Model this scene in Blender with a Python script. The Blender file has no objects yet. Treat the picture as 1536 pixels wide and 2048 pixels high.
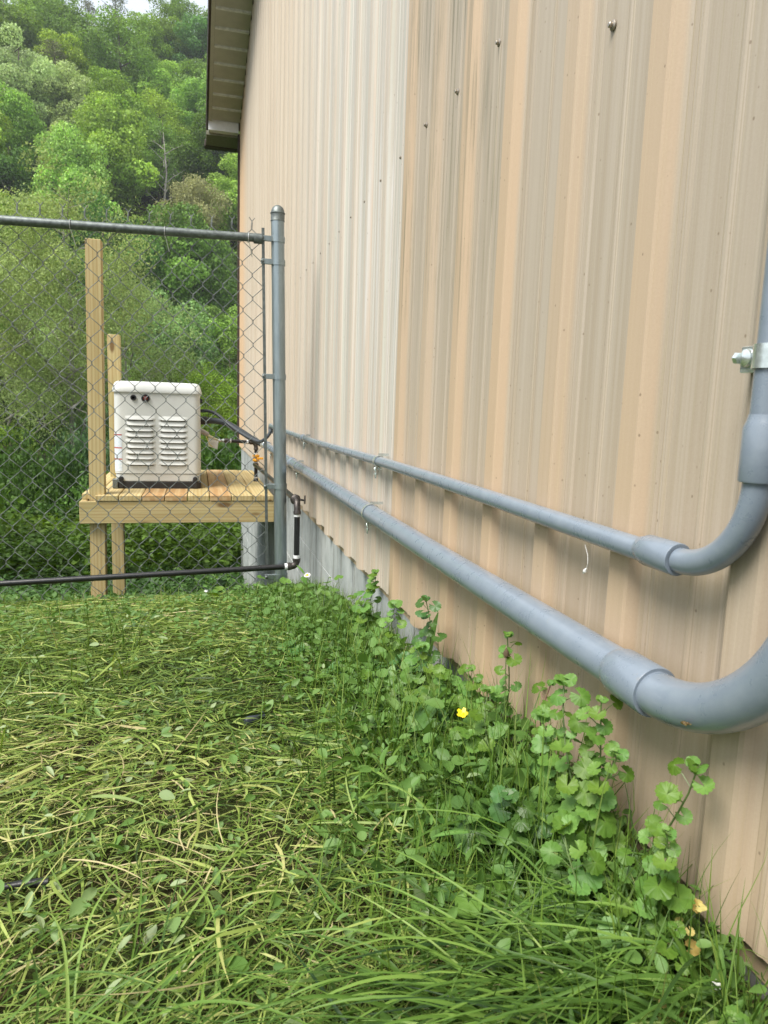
import bpy, math, random
import numpy as np
from mathutils import Matrix, Vector

random.seed(7)
rng = np.random.default_rng(11)
scene = bpy.context.scene
COL = scene.collection

# ---------------------------------------------------------------- camera
cam_d = bpy.data.cameras.new("camera")
cam = bpy.data.objects.new("camera", cam_d)
COL.objects.link(cam)
cam.matrix_world = Matrix((
    (0.9669049962608068, 0.00578104932908266, -0.25507118158377634, 0.0),
    (-0.25309613890236615, 0.147922140162777, -0.956065575639233, 0.0),
    (0.0322036128191123, 0.9889821130426568, 0.14448981764497537, 0.6),
    (0, 0, 0, 1)))
cam_d.sensor_fit = 'VERTICAL'
cam_d.sensor_height = 24.0
cam_d.lens = 24.0 * 1409.0 / 2048.0
cam_d.clip_start = 0.02
cam_d.clip_end = 2000
cam_d.dof.use_dof = True
cam_d.dof.focus_distance = 1.7
cam_d.dof.aperture_fstop = 11.0
scene.camera = cam

# ---------------------------------------------------------------- world, sun, exposure
SUN_EL, SUN_AZ = 57.0, 239.0        # azimuth clockwise from +Y: light comes from the left, a little from behind
world = bpy.data.worlds.new("World")
scene.world = world
world.use_nodes = True
wn, wl = world.node_tree.nodes, world.node_tree.links
wn.clear()
w_out = wn.new('ShaderNodeOutputWorld')
w_bg = wn.new('ShaderNodeBackground')
w_sky = wn.new('ShaderNodeTexSky')
w_sky.sky_type = 'NISHITA'
w_sky.sun_disc = False
w_sky.sun_elevation = math.radians(SUN_EL)
w_sky.sun_rotation = math.radians(SUN_AZ)
w_sky.dust_density = 3.0
w_mix = wn.new('ShaderNodeMixRGB')
w_mix.inputs['Color2'].default_value = (5.7, 6.1, 6.5, 1)     # thin white cloud over the whole sky
w_tc = wn.new('ShaderNodeTexCoord')
w_map = wn.new('ShaderNodeMapping')
w_map.inputs['Scale'].default_value = (1.0, 1.0, 2.6)
w_noise = wn.new('ShaderNodeTexNoise')
w_noise.inputs['Scale'].default_value = 2.2
w_noise.inputs['Detail'].default_value = 5
w_ramp = wn.new('ShaderNodeMapRange')
w_ramp.inputs['From Min'].default_value = 0.35
w_ramp.inputs['From Max'].default_value = 0.65
w_ramp.inputs['To Min'].default_value = 0.60
w_ramp.inputs['To Max'].default_value = 0.95
wl.new(w_tc.outputs['Generated'], w_map.inputs['Vector'])
wl.new(w_map.outputs['Vector'], w_noise.inputs['Vector'])
wl.new(w_noise.outputs['Fac'], w_ramp.inputs['Value'])
wl.new(w_ramp.outputs['Result'], w_mix.inputs['Fac'])
wl.new(w_sky.outputs['Color'], w_mix.inputs['Color1'])
wl.new(w_mix.outputs['Color'], w_bg.inputs['Color'])
w_bg.inputs['Strength'].default_value = 0.11
wl.new(w_bg.outputs['Background'], w_out.inputs['Surface'])

sun_d = bpy.data.lights.new("sun", 'SUN')
sun_d.energy = 3.0
sun_d.angle = math.radians(30)
sun_d.color = (1.0, 0.955, 0.88)
sun = bpy.data.objects.new("sun", sun_d)
COL.objects.link(sun)
_a, _e = math.radians(SUN_AZ), math.radians(SUN_EL)
sdir = Vector((math.sin(_a) * math.cos(_e), math.cos(_a) * math.cos(_e), math.sin(_e)))
sun.rotation_euler = sdir.to_track_quat('Z', 'Y').to_euler()

scene.view_settings.view_transform = 'Standard'
scene.view_settings.look = 'None'
scene.view_settings.exposure = 0.95
scene.view_settings.gamma = 1.0
scene.view_settings.use_curve_mapping = False
scene.render.engine = 'CYCLES'
scene.cycles.max_bounces = 7
scene.cycles.diffuse_bounces = 4
scene.cycles.transmission_bounces = 4
scene.cycles.transparent_max_bounces = 6
scene.cycles.caustics_reflective = False
scene.cycles.caustics_refractive = False
scene.cycles.use_denoising = True

# ---------------------------------------------------------------- node helpers
class NT:
    def __init__(s, name):
        s.m = bpy.data.materials.new(name)
        s.m.use_nodes = True
        s.t = s.m.node_tree
        s.t.nodes.clear()
        s.out = s.t.nodes.new('ShaderNodeOutputMaterial')
    def n(s, typ, **kw):
        nd = s.t.nodes.new(typ)
        for k, v in kw.items():
            setattr(nd, k, v)
        return nd
    def put(s, sock, v):
        if isinstance(v, bpy.types.NodeSocket):
            s.t.links.new(v, sock)
        elif v is not None:
            sock.default_value = v
    def math(s, op, a, b=None, c=None, clamp=False):
        nd = s.n('ShaderNodeMath', operation=op, use_clamp=clamp)
        s.put(nd.inputs[0], a); s.put(nd.inputs[1], b)
        if c is not None: s.put(nd.inputs[2], c)
        return nd.outputs[0]
    def step(s, v, a, b):                    # smooth ramp 0..1 between a and b
        nd = s.n('ShaderNodeMapRange', interpolation_type='SMOOTHSTEP')
        s.put(nd.inputs['Value'], v)
        if a < b:
            s.put(nd.inputs['From Min'], a); s.put(nd.inputs['From Max'], b)
        else:
            s.put(nd.inputs['From Min'], b); s.put(nd.inputs['From Max'], a)
            s.put(nd.inputs['To Min'], 1.0); s.put(nd.inputs['To Max'], 0.0)
        return nd.outputs[0]
    def pos(s):
        return s.n('ShaderNodeNewGeometry').outputs['Position']
    def obj(s):
        return s.n('ShaderNodeTexCoord').outputs['Object']
    def sep(s, v):
        nd = s.n('ShaderNodeSeparateXYZ'); s.put(nd.inputs[0], v); return nd.outputs
    def scale(s, v, x, y, z):
        nd = s.n('ShaderNodeMapping'); s.put(nd.inputs['Vector'], v)
        nd.inputs['Scale'].default_value = (x, y, z); return nd.outputs[0]
    def noise(s, v, sc, det=3.0, rough=0.55):
        nd = s.n('ShaderNodeTexNoise'); s.put(nd.inputs['Vector'], v)
        nd.inputs['Scale'].default_value = sc; nd.inputs['Detail'].default_value = det
        nd.inputs['Roughness'].default_value = rough
        return nd.outputs['Fac']
    def mix(s, f, a, b, mode='MIX'):
        nd = s.n('ShaderNodeMixRGB', blend_type=mode)
        s.put(nd.inputs[0], f)
        for i, c in ((1, a), (2, b)):
            if isinstance(c, (tuple, list)): c = (c[0], c[1], c[2], 1.0)
            s.put(nd.inputs[i], c)
        return nd.outputs[0]
    def ramp(s, f, stops):
        nd = s.n('ShaderNodeValToRGB'); s.put(nd.inputs[0], f)
        el = nd.color_ramp.elements
        while len(el) < len(stops): el.new(0.5)
        for e, (p, c) in zip(el, stops):
            e.position = p; e.color = (c[0], c[1], c[2], 1)
        return nd.outputs[0]
    def attr(s, name):
        nd = s.n('ShaderNodeAttribute'); nd.attribute_name = name; return nd.outputs['Fac']
    def rand(s):
        return s.n('ShaderNodeObjectInfo').outputs['Random']
    def bump(s, h, strength=0.3, dist=0.002):
        nd = s.n('ShaderNodeBump'); s.put(nd.inputs['Height'], h)
        nd.inputs['Strength'].default_value = strength; nd.inputs['Distance'].default_value = dist
        return nd.outputs[0]
    def bsdf(s, col, rough=0.5, metal=0.0, spec=0.5, normal=None, coat=0.0):
        b = s.n('ShaderNodeBsdfPrincipled')
        if isinstance(col, (tuple, list)): col = (col[0], col[1], col[2], 1)
        s.put(b.inputs['Base Color'], col); s.put(b.inputs['Roughness'], rough)
        s.put(b.inputs['Metallic'], metal); s.put(b.inputs['Specular IOR Level'], spec)
        if coat: b.inputs['Coat Weight'].default_value = coat
        if normal is not None: s.put(b.inputs['Normal'], normal)
        return b.outputs[0]
    def done(s, sh):
        s.t.links.new(sh, s.out.inputs['Surface']); return s.m

def hsv(nt, col, h=0.5, sat=1.0, val=1.0):
    nd = nt.n('ShaderNodeHueSaturation')
    nt.put(nd.inputs['Color'], col); nt.put(nd.inputs['Hue'], h); nt.put(nd.inputs['Saturation'], sat); nt.put(nd.inputs['Value'], val)
    return nd.outputs[0]

def simple(name, col, rough=0.5, metal=0.0, spec=0.5, var=0.12, sc=30, bump=0.0, bsc=200):
    t = NT(name)
    n = t.noise(t.pos(), sc, 4)
    c = t.mix(t.step(n, 0.3, 0.7), tuple(x * (1 - var) for x in col), tuple(min(1, x * (1 + var)) for x in col))
    nm = t.bump(t.noise(t.pos(), bsc, 3), bump, 0.001) if bump else None
    return t.done(t.bsdf(c, rough, metal, spec, nm))

def leafmat(name, stops, rough=0.45, transl=0.3, spec=0.35, objvar=0.15):
    """foliage: colour from the per-face attribute 'tint', small shift per object, light shining through"""
    t = NT(name)
    c = t.ramp(t.attr('tint'), stops)
    r = t.rand()
    c = hsv(t, c, t.math('MULTIPLY_ADD', r, 0.03, 0.485), t.math('MULTIPLY_ADD', r, -0.15, 1.05),
            t.math('MULTIPLY_ADD', r, objvar * 2, 1 - objvar))
    b = t.bsdf(c, rough, 0, spec)
    tr = t.n('ShaderNodeBsdfTranslucent')
    t.put(tr.inputs[0], hsv(t, c, 0.49, 1.1, 1.25))
    mx = t.n('ShaderNodeMixShader'); mx.inputs[0].default_value = transl
    t.t.links.new(b, mx.inputs[1]); t.t.links.new(tr.outputs[0], mx.inputs[2])
    return t.done(mx.outputs[0])

# ---------------------------------------------------------------- mesh helpers
class MB:
    def __init__(s): s.v = []; s.f = []
    def add(s, vs, fs):
        o = len(s.v); s.v += [tuple(p) for p in vs]; s.f += [tuple(i + o for i in f) for f in fs]; return s
    def box(s, a, b, cut=0.0):
        (x0, y0, z0), (x1, y1, z1) = a, b
        if cut <= 0:
            return s.add([(x0,y0,z0),(x1,y0,z0),(x1,y1,z0),(x0,y1,z0),(x0,y0,z1),(x1,y0,z1),(x1,y1,z1),(x0,y1,z1)],
                  [(0,3,2,1),(4,5,6,7),(0,1,5,4),(1,2,6,5),(2,3,7,6),(3,0,4,7)])
        c = cut; vs = []
        # chamfered box: 24 vertices
        import itertools
        P = [(x0, x1), (y0, y1), (z0, z1)]
        idx = {}
        for sx, sy, sz in itertools.product((0, 1), repeat=3):
            for ax in range(3):
                p = [P[0][sx], P[1][sy], P[2][sz]]
                for k, sg in enumerate((sx, sy, sz)):
                    if k != ax: p[k] += c if sg == 0 else -c
                idx[(sx, sy, sz, ax)] = len(vs); vs.append(p)
        fs = []
        def q(sx, sy, sz, ax): return idx[(sx, sy, sz, ax)]
        for sg in (0, 1):
            fs.append([q(sg,0,0,0), q(sg,1,0,0), q(sg,1,1,0), q(sg,0,1,0)])
            fs.append([q(0,sg,0,1), q(1,sg,0,1), q(1,sg,1,1), q(0,sg,1,1)])
            fs.append([q(0,0,sg,2), q(1,0,sg,2), q(1,1,sg,2), q(0,1,sg,2)])
        for a_ in (0, 1):
            for b_ in (0, 1):
                fs.append([q(a_,b_,0,0), q(a_,b_,1,0), q(a_,b_,1,1), q(a_,b_,0,1)])
                fs.append([q(a_,0,b_,0), q(a_,1,b_,0), q(a_,1,b_,2), q(a_,0,b_,2)])
                fs.append([q(0,a_,b_,1), q(1,a_,b_,1), q(1,a_,b_,2), q(0,a_,b_,2)])
        for sx, sy, sz in itertools.product((0, 1), repeat=3):
            fs.append([q(sx,sy,sz,0), q(sx,sy,sz,1), q(sx,sy,sz,2)])
        cen = Vector(((x0+x1)/2, (y0+y1)/2, (z0+z1)/2)); out = []
        for f in fs:
            p = [Vector(vs[i]) for i in f]
            nrm = (p[1]-p[0]).cross(p[2]-p[0])
            if nrm.dot(sum(p, Vector())/len(p) - cen) < 0: f = f[::-1]
            out.append(f)
        return s.add(vs, out)
    def tube(s, pts, r, seg=12, cap=True, inner=False):
        pts = [Vector(p) for p in pts]; n = len(pts)
        rs = r if isinstance(r, (list, tuple)) else [r] * n
        tans = []
        for i in range(n):
            t = pts[min(i+1, n-1)] - pts[max(i-1, 0)]
            tans.append(t.normalized() if t.length > 1e-9 else (tans[-1] if tans else Vector((0,0,1))))
        t0 = tans[0]; ref = Vector((0,0,1)) if abs(t0.z) < 0.9 else Vector((1,0,0))
        u = t0.cross(ref).normalized(); vs = []
        for i in range(n):
            t = tans[i]; u = (u - t * u.dot(t))
            u = u.normalized() if u.length > 1e-6 else t.orthogonal().normalized()
            w = t.cross(u)
            for k in range(seg):
                a = 2 * math.pi * k / seg
                vs.append(pts[i] + (u * math.cos(a) + w * math.sin(a)) * rs[i])
        fs = []
        for i in range(n - 1):
            for k in range(seg):
                k2 = (k + 1) % seg
                fs.append((i*seg+k, i*seg+k2, (i+1)*seg+k2, (i+1)*seg+k))
        if cap:
            fs.append(tuple(range(seg))[::-1]); fs.append(tuple(range((n-1)*seg, n*seg)))
        return s.add(vs, fs)
    def lathe(s, c, prof, axis=(0, 0, 1), seg=20):      # prof: (radius, height)
        c = Vector(c); ax = Vector(axis).normalized()
        return s.tube([c + ax * h for r, h in prof], [max(r, 1e-5) for r, h in prof], seg)

def link(name, me, mat, parent=None, loc=None, rot=None):
    o = bpy.data.objects.new(name, me); COL.objects.link(o)
    if parent is not None: o.parent = parent
    if loc is not None: o.location = loc
    if rot is not None: o.rotation_euler = rot
    if mat is not None and not me.materials: me.materials.append(mat)
    return o

def build(mb, name, mat, parent=None, origin=None, smooth=True, ang=35):
    """mesh given in world coordinates; stored relative to its parent's (or its own) origin"""
    base = Vector((0, 0, 0))
    p = parent
    while p is not None: base += p.location; p = p.parent
    own = Vector(origin) if origin is not None else (Vector((0,0,0)))
    off = base + own
    me = bpy.data.meshes.new(name)
    me.from_pydata([(x - off.x, y - off.y, z - off.z) for x, y, z in mb.v], [], mb.f)
    me.update()
    if smooth:
        me.shade_smooth(); me.set_sharp_from_angle(angle=math.radians(ang))
    return link(name, me, mat, parent, own if origin is not None else None)

def np_mesh(name, V, F, mat, tint=None, smooth=True):
    """V (n,3), F (m,k) all faces the same size; tint per vertex"""
    me = bpy.data.meshes.new(name)
    V = np.ascontiguousarray(V, dtype=np.float32); F = np.ascontiguousarray(F, dtype=np.int32)
    k = F.shape[1]
    me.vertices.add(len(V)); me.vertices.foreach_set('co', V.ravel())
    me.loops.add(F.size); me.loops.foreach_set('vertex_index', F.ravel())
    me.polygons.add(len(F)); me.polygons.foreach_set('loop_start', np.arange(0, F.size, k, dtype=np.int32))
    if smooth: me.polygons.foreach_set('use_smooth', np.ones(len(F), dtype=bool))
    me.update(calc_edges=True)
    if tint is not None:
        a = me.attributes.new('tint', 'FLOAT', 'POINT'); a.data.foreach_set('value', np.ascontiguousarray(tint, dtype=np.float32))
    if mat is not None: me.materials.append(mat)
    return me

def tag(o, label, cat, group=None, kind=None):
    o['label'] = label; o['category'] = cat
    if group: o['group'] = group
    if kind: o['kind'] = kind
    return o
def thing(name, loc, label, cat, group=None):
    o = bpy.data.objects.new(name, None); COL.objects.link(o); o.location = loc
    o.empty_display_size = 0.1
    return tag(o, label, cat, group)
def copy_tree(o, parent=None):
    c = o.copy(); COL.objects.link(c); c.parent = parent
    for ch in o.children: copy_tree(ch, c)
    return c

def norm(a): return a / np.maximum(np.linalg.norm(a, axis=-1, keepdims=True), 1e-9)
def ribbons(P, S, W, tint):
    N, K, _ = P.shape
    A = P + S * W[..., None]; B = P - S * W[..., None]
    V = np.stack([A, B], axis=2).reshape(-1, 3)
    i = np.arange(N)[:, None] * (2 * K) + np.arange(K - 1)[None, :] * 2
    F = np.stack([i, i + 1, i + 3, i + 2], axis=-1).reshape(-1, 4)
    return V, F, np.repeat(tint, 2 * K)
def folded(P, S, Nn, W, tint, fold=0.5):
    """blade with a centre crease: three vertices per section"""
    N, K, _ = P.shape
    A = P + S * W[..., None] + Nn * (W * fold)[..., None]; B = P - S * W[..., None] + Nn * (W * fold)[..., None]
    V = np.stack([A, P, B], axis=2).reshape(-1, 3)
    i = (np.arange(N)[:, None] * (3 * K) + np.arange(K - 1)[None, :] * 3)
    F1 = np.stack([i, i + 1, i + 4, i + 3], axis=-1).reshape(-1, 4)
    F2 = np.stack([i + 1, i + 2, i + 5, i + 4], axis=-1).reshape(-1, 4)
    return V, np.concatenate([F1, F2]), np.repeat(tint, 3 * K)
def stamp(T, TF, pos, ax, side, nrm, L, W, tint):
    """copies of a template (t along, s across, h up) at many places"""
    T = np.asarray(T, float); n = len(pos); k = len(T)
    V = (pos[:, None, :] + ax[:, None, :] * (T[None, :, 0, None] * L[:, None, None])
         + side[:, None, :] * (T[None, :, 1, None] * W[:, None, None]) + nrm[:, None, :] * (T[None, :, 2, None] * L[:, None, None]))
    F = (np.asarray(TF)[None, :, :] + (np.arange(n) * k)[:, None, None]).reshape(-1, len(TF[0]))
    return V.reshape(-1, 3), F, np.repeat(tint, k)
def frame(n_, tilt=1.0, r=None):
    """random orientation frames whose normal leans away from +Z by up to about tilt"""
    r = r or rng
    a = r.uniform(0, 2 * np.pi, n_)
    ax = np.stack([np.cos(a), np.sin(a), r.normal(0, tilt * 0.5, n_)], -1); ax = norm(ax)
    nr = np.stack([r.normal(0, tilt * 0.5, n_), r.normal(0, tilt * 0.5, n_), np.ones(n_)], -1)
    nr = norm(nr - ax * (nr * ax).sum(-1, keepdims=True)); sd = np.cross(nr, ax)
    return ax, sd, nr

# ---------------------------------------------------------------- terrain
def vnoise(x, y, seed=0):
    return (np.sin(x * 1.0 + 1.7 * seed + 1.3 * np.sin(y * 0.7 + seed)) + np.sin(y * 1.3 + 2.1 * seed + 1.1 * np.sin(x * 0.9))) * 0.5
YP = np.array([-60, 0.0, 1.0, 2.0, 2.6, 3.1, 3.8, 4.6, 6.0, 9.0, 15, 25, 38, 42, 44, 51, 53, 60, 110, 118, 150, 400, 1500])
ZP = np.array([0.3, 0.0, -0.005, -0.080, -0.165, -0.270, -0.47, -0.74, -1.12, -1.76, -2.6, -3.15, -3.3, -3.6, -4.1, -4.1, -2.9, 2.0, 45.0, 47.5, 45, 20, 0])
def H(x, y):
    x = np.asarray(x, float); y = np.asarray(y, float)
    z = np.interp(y, YP, ZP)
    z = z + 0.050 * np.clip((x - 0.28) / 0.2, 0, 1) ** 1.3 * np.clip((1.7 - y) / 0.8, 0, 1) * (x < 0.8)
    far = np.clip((y - 56) / 30, 0, 1)
    z = z + far * 1.6 * vnoise(x * 0.09, y * 0.07, 2)
    z = z + np.clip(1 - np.abs(y) / 30, 0, 1) * 0.012 * vnoise(x * 4.2, y * 4.8, 1)
    z = z + np.clip((y - 4) / 6, 0, 1) * np.clip((48 - y) / 10, 0, 1) * 0.12 * vnoise(x * 0.8, y * 0.7, 5)
    return z
def H1(x, y): return float(H(x, y))

ys = np.concatenate([np.linspace(-60, -2, 12), np.arange(-1.8, 10, 0.12), np.arange(10.3, 56, 0.8), np.arange(57, 130, 2.0), np.array([140, 160, 200, 300, 500, 900, 1500])])
xs = np.concatenate([[-1200, -600, -300, -160, -100, -70], np.arange(-50, -4, 2.0), np.arange(-3.8, 2.0, 0.12), np.arange(3, 50, 2.5), [60, 80, 120, 200, 400, 1200]])
GX, GY = np.meshgrid(xs, ys)
GZ = H(GX, GY)
nx, ny = len(xs), len(ys)
gi = (np.arange(ny - 1)[:, None] * nx + np.arange(nx - 1)[None, :])
GF = np.stack([gi, gi + 1, gi + nx + 1, gi + nx], -1).reshape(-1, 4)
t = NT('soil_and_thatch')
p = t.pos()
n1 = t.noise(p, 26, 6, 0.7); n2 = t.noise(p, 2.6, 4); n3 = t.noise(p, 160, 3)
c = t.ramp(n1, [(0.25, (0.020, 0.016, 0.009)), (0.5, (0.040, 0.040, 0.014)), (0.7, (0.055, 0.075, 0.018)), (0.9, (0.13, 0.12, 0.05))])
c = t.mix(t.step(n2, 0.4, 0.62), c, (0.035, 0.055, 0.014))
yy = t.sep(p)[1]
c = t.mix(t.step(yy, 9, 14), c, t.ramp(t.noise(p, 0.8, 6, 0.7), [(0.3, (0.018, 0.018, 0.009)), (0.6, (0.032, 0.036, 0.014)), (0.85, (0.07, 0.055, 0.035))]))
M_ground = t.done(t.bsdf(c, 0.95, 0, 0.1, t.bump(t.math('ADD', n1, n3), 0.8, 0.012)))
gme = np_mesh('ground', np.stack([GX, GY, GZ], -1).reshape(-1, 3), GF, M_ground)
g = link('ground', gme, None); tag(g, 'sloping yard soil under the cut grass, falling to the river and rising as the wooded hill', 'ground', kind='structure')

t = NT('river_water')
M_water = t.done(t.bsdf(t.mix(t.noise(t.pos(), 0.5, 3), (0.020, 0.024, 0.012), (0.035, 0.040, 0.020)), 0.12, 0, 0.5, t.bump(t.noise(t.scale(t.pos(), 1, 3, 1), 2.0, 3), 0.25, 0.05)))
mb = MB(); mb.add([(-1200, 40.5, -3.62), (1200, 40.5, -3.62), (1200, 53.0, -3.62), (-1200, 53.0, -3.62)], [(0, 1, 2, 3)])
o = build(mb, 'river', M_water, smooth=False); tag(o, 'dark narrow river at the foot of the wooded hill', 'river', kind='structure')

# ---------------------------------------------------------------- common materials
M_galv = None
t = NT('galvanized_steel')
p = t.pos(); n = t.noise(t.scale(p, 1, 1, 0.12), 55, 5, 0.7)
M_galv = t.done(t.bsdf(t.mix(t.step(n, 0.3, 0.7), (0.26, 0.31, 0.325), (0.35, 0.405, 0.42)), t.math('MULTIPLY_ADD', n, 0.2, 0.22), 0.7, 0.5, t.bump(t.noise(p, 300, 2), 0.08, 0.001)))
M_galvdark = simple('weathered_galvanized', (0.16, 0.18, 0.175), 0.5, 0.7, 0.4, 0.25, 60)
M_wire = simple('weathered_wire', (0.20, 0.22, 0.215), 0.5, 0.4, 0.35, 0.3, 20)
M_zinc = simple('bright_zinc', (0.70, 0.76, 0.75), 0.25, 0.8, 0.5, 0.15, 120)
M_black = simple('black_coated_steel', (0.012, 0.012, 0.013), 0.35, 0.0, 0.5, 0.3, 60, 0.15, 500)
M_blackplastic = simple('black_plastic', (0.018, 0.018, 0.02), 0.4, 0, 0.5, 0.2, 40)
M_iron = simple('malleable_iron', (0.085, 0.075, 0.07), 0.45, 0.7, 0.5, 0.35, 80, 0.3, 500)
M_tape = simple('white_thread_tape', (0.75, 0.76, 0.76), 0.6)
M_brass = simple('yellow_valve_paint', (0.75, 0.36, 0.03), 0.4)
M_hose = simple('dark_grey_hose', (0.045, 0.055, 0.066), 0.42, 0, 0.4)
M_darkbrown = simple('brown_trim_metal', (0.055, 0.038, 0.030), 0.5, 0, 0.4)
t = NT('grey_pvc')
p = t.pos(); n = t.noise(p, 28, 5, 0.7); n2 = t.noise(t.scale(p, 1, 0.25, 1), 180, 3)
c = t.mix(t.step(n, 0.35, 0.75), (0.182, 0.222, 0.272), (0.216, 0.256, 0.304))
c = t.mix(t.math('MULTIPLY', t.step(n2, 0.62, 0.75), 0.3), c, (0.27, 0.31, 0.36))
c = t.mix(t.math('MULTIPLY', t.step(t.noise(p, 60, 3), 0.66, 0.74), 0.35), c, (0.22, 0.215, 0.20))
M_pvc = t.done(t.bsdf(c, t.math('MULTIPLY_ADD', n, 0.18, 0.20), 0, 0.7, None, 0.35))

# ---------------------------------------------------------------- siding
PITCH, Y0, WX = 0.205, 0.771, 0.5
LAP0, PANW = 1.826, 1.025
t = NT('weathered_tan_siding')
p = t.pos(); X, Y, Z = t.sep(p)
s_ = t.math('FRACT', t.math('DIVIDE', t.math('SUBTRACT', Y, Y0), PITCH))      # 1 = far edge of a rib
strip = t.math('MULTIPLY', t.step(s_, 0.735, 0.765), t.math('SUBTRACT', 1.0, t.step(s_, 0.992, 1.0)))
col_id = t.math('FLOOR', t.math('DIVIDE', t.math('SUBTRACT', Y, Y0 - PITCH * 0.3), PITCH))
wn_ = t.n('ShaderNodeTexWhiteNoise', noise_dimensions='1D'); t.put(wn_.inputs['W'], col_id)
colr = wn_.outputs['Value']
streak = t.noise(t.scale(p, 0, 70, 0.55), 1.0, 5, 0.65)
streak2 = t.noise(t.scale(p, 0, 230, 1.3), 1.0, 3, 0.6)
blot = t.noise(p, 3.0, 4)
peach = (0.479, 0.357, 0.244)
grey = t.mix(t.step(streak, 0.3, 0.7), (0.346, 0.292, 0.227), (0.417, 0.365, 0.303))
grey = t.mix(t.math('MULTIPLY', t.step(streak2, 0.55, 0.7), 0.35), grey, (0.304, 0.266, 0.167))
# near panel: strong peach strips; lower wall warmer
lowz = t.step(Z, 0.75, 0.1)
strip_n = t.math('MULTIPLY', strip, t.math('MULTIPLY', t.math('MULTIPLY_ADD', colr, 0.45, 0.5), t.step(Y, 0.5, 0.8)))
cn = t.mix(strip_n, grey, peach)
cn = t.mix(t.math('MULTIPLY', lowz, t.math('MULTIPLY_ADD', blot, 0.5, 0.3)), cn, (0.480, 0.350, 0.226))
for (sc_, wd_, st_, cl_) in ((0.664, 0.0065, 0.55, (0.60, 0.50, 0.31)), (0.640, 0.0035, 0.35, (0.25, 0.20, 0.13)), (0.345, 0.0045, 0.55, (0.60, 0.51, 0.33)), (0.298, 0.0035, 0.45, (0.24, 0.20, 0.13)), (0.722, 0.004, 0.4, (0.27, 0.22, 0.14)), (0.13, 0.003, 0.3, (0.27, 0.23, 0.15))):
    cn = t.mix(t.math('MULTIPLY', t.step(t.math('ABSOLUTE', t.math('SUBTRACT', s_, sc_)), wd_, wd_ * 0.6), t.math('MULTIPLY', st_, t.math('MULTIPLY_ADD', streak2, 1.2, 0.3))), cn, cl_)
# next panel: chalky pinkish white
cf_g = t.mix(t.step(streak, 0.35, 0.65), (0.403, 0.380, 0.338), (0.509, 0.481, 0.439))
cf = t.mix(t.math('MULTIPLY', strip, 0.5), cf_g, (0.509, 0.403, 0.319))
cf = t.mix(t.math('MULTIPLY', t.step(streak2, 0.5, 0.62), 0.25), cf, (0.365, 0.350, 0.296))
fl1 = t.noise(t.scale(p, 0, 150, 0.35), 1.0, 4, 0.7); fl2 = t.noise(t.scale(p, 3, 210, 0.3), 1.0, 3, 0.6)
cf = t.mix(t.math('MULTIPLY', t.step(fl1, 0.53, 0.60), 0.55), cf, (0.66, 0.64, 0.59))
cf = t.mix(t.math('MULTIPLY', t.step(fl2, 0.54, 0.60), 0.5), cf, (0.44, 0.47, 0.42))
cf = t.mix(t.math('MULTIPLY', t.step(fl2, 0.44, 0.38), 0.4), cf, (0.58, 0.44, 0.36))
cf = t.mix(t.math('MULTIPLY', t.step(fl1, 0.42, 0.37), 0.5), cf, (0.40, 0.34, 0.26))
cf = t.mix(t.math('MULTIPLY', lowz, 0.35), cf, (0.456, 0.346, 0.236))
# farthest: cream
cc = t.mix(t.step(streak, 0.35, 0.65), (0.456, 0.384, 0.300), (0.524, 0.460, 0.376))
cc = t.mix(t.step(Y, 7.6, 8.6), cc, (0.562, 0.403, 0.258))
c = t.mix(t.step(Y, LAP0 - 0.001, LAP0 + 0.001), cn, cf)
c = t.mix(t.step(Y, 2.6, 4.6), c, cc)
# white chalk runs above the girt line on the second panel
wr = t.math('MULTIPLY', t.step(t.noise(t.scale(p, 0, 26, 0.9), 1.0, 3), 0.52, 0.66), t.math('MULTIPLY', t.step(Z, 0.3, 0.8), t.math('MULTIPLY', t.step(Y, 1.83, 1.86), t.step(Y, 2.7, 2.1))))
c = t.mix(t.math('MULTIPLY', wr, 0.75), c, (0.593, 0.578, 0.562))
# dirt and mildew runs
mil = t.noise(t.scale(p, 0, 95, 1.1), 1.0, 6, 0.75)
mm = t.math('MULTIPLY', t.step(mil, 0.48, 0.62), t.math('MULTIPLY', t.step(Z, 0.62, 0.95), t.math('MULTIPLY', t.step(Y, 1.10, 1.28), t.step(Y, 1.95, 1.75))))
mm = t.math('MULTIPLY', mm, t.step(t.noise(t.scale(p, 0, 9, 2.2), 1.0, 3), 0.36, 0.58))
c = t.mix(t.math('MULTIPLY', mm, 0.72), c, (0.152, 0.144, 0.099))
mil2 = t.math('MULTIPLY', t.step(t.noise(t.scale(p, 0, 60, 0.8), 1.0, 5, 0.7), 0.58, 0.72), 0.18)
c = t.mix(mil2, c, (0.274, 0.251, 0.167))
# vertical hair lines, yellow and pink bands
hl = t.noise(t.scale(p, 0, 420, 0.15), 1.0, 2)
c = t.mix(t.math('MULTIPLY', t.step(hl, 0.60, 0.68), 0.22), c, (0.532, 0.471, 0.319))
c = t.mix(t.math('MULTIPLY', t.step(hl, 0.38, 0.31), 0.18), c, (0.251, 0.213, 0.152))
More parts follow.
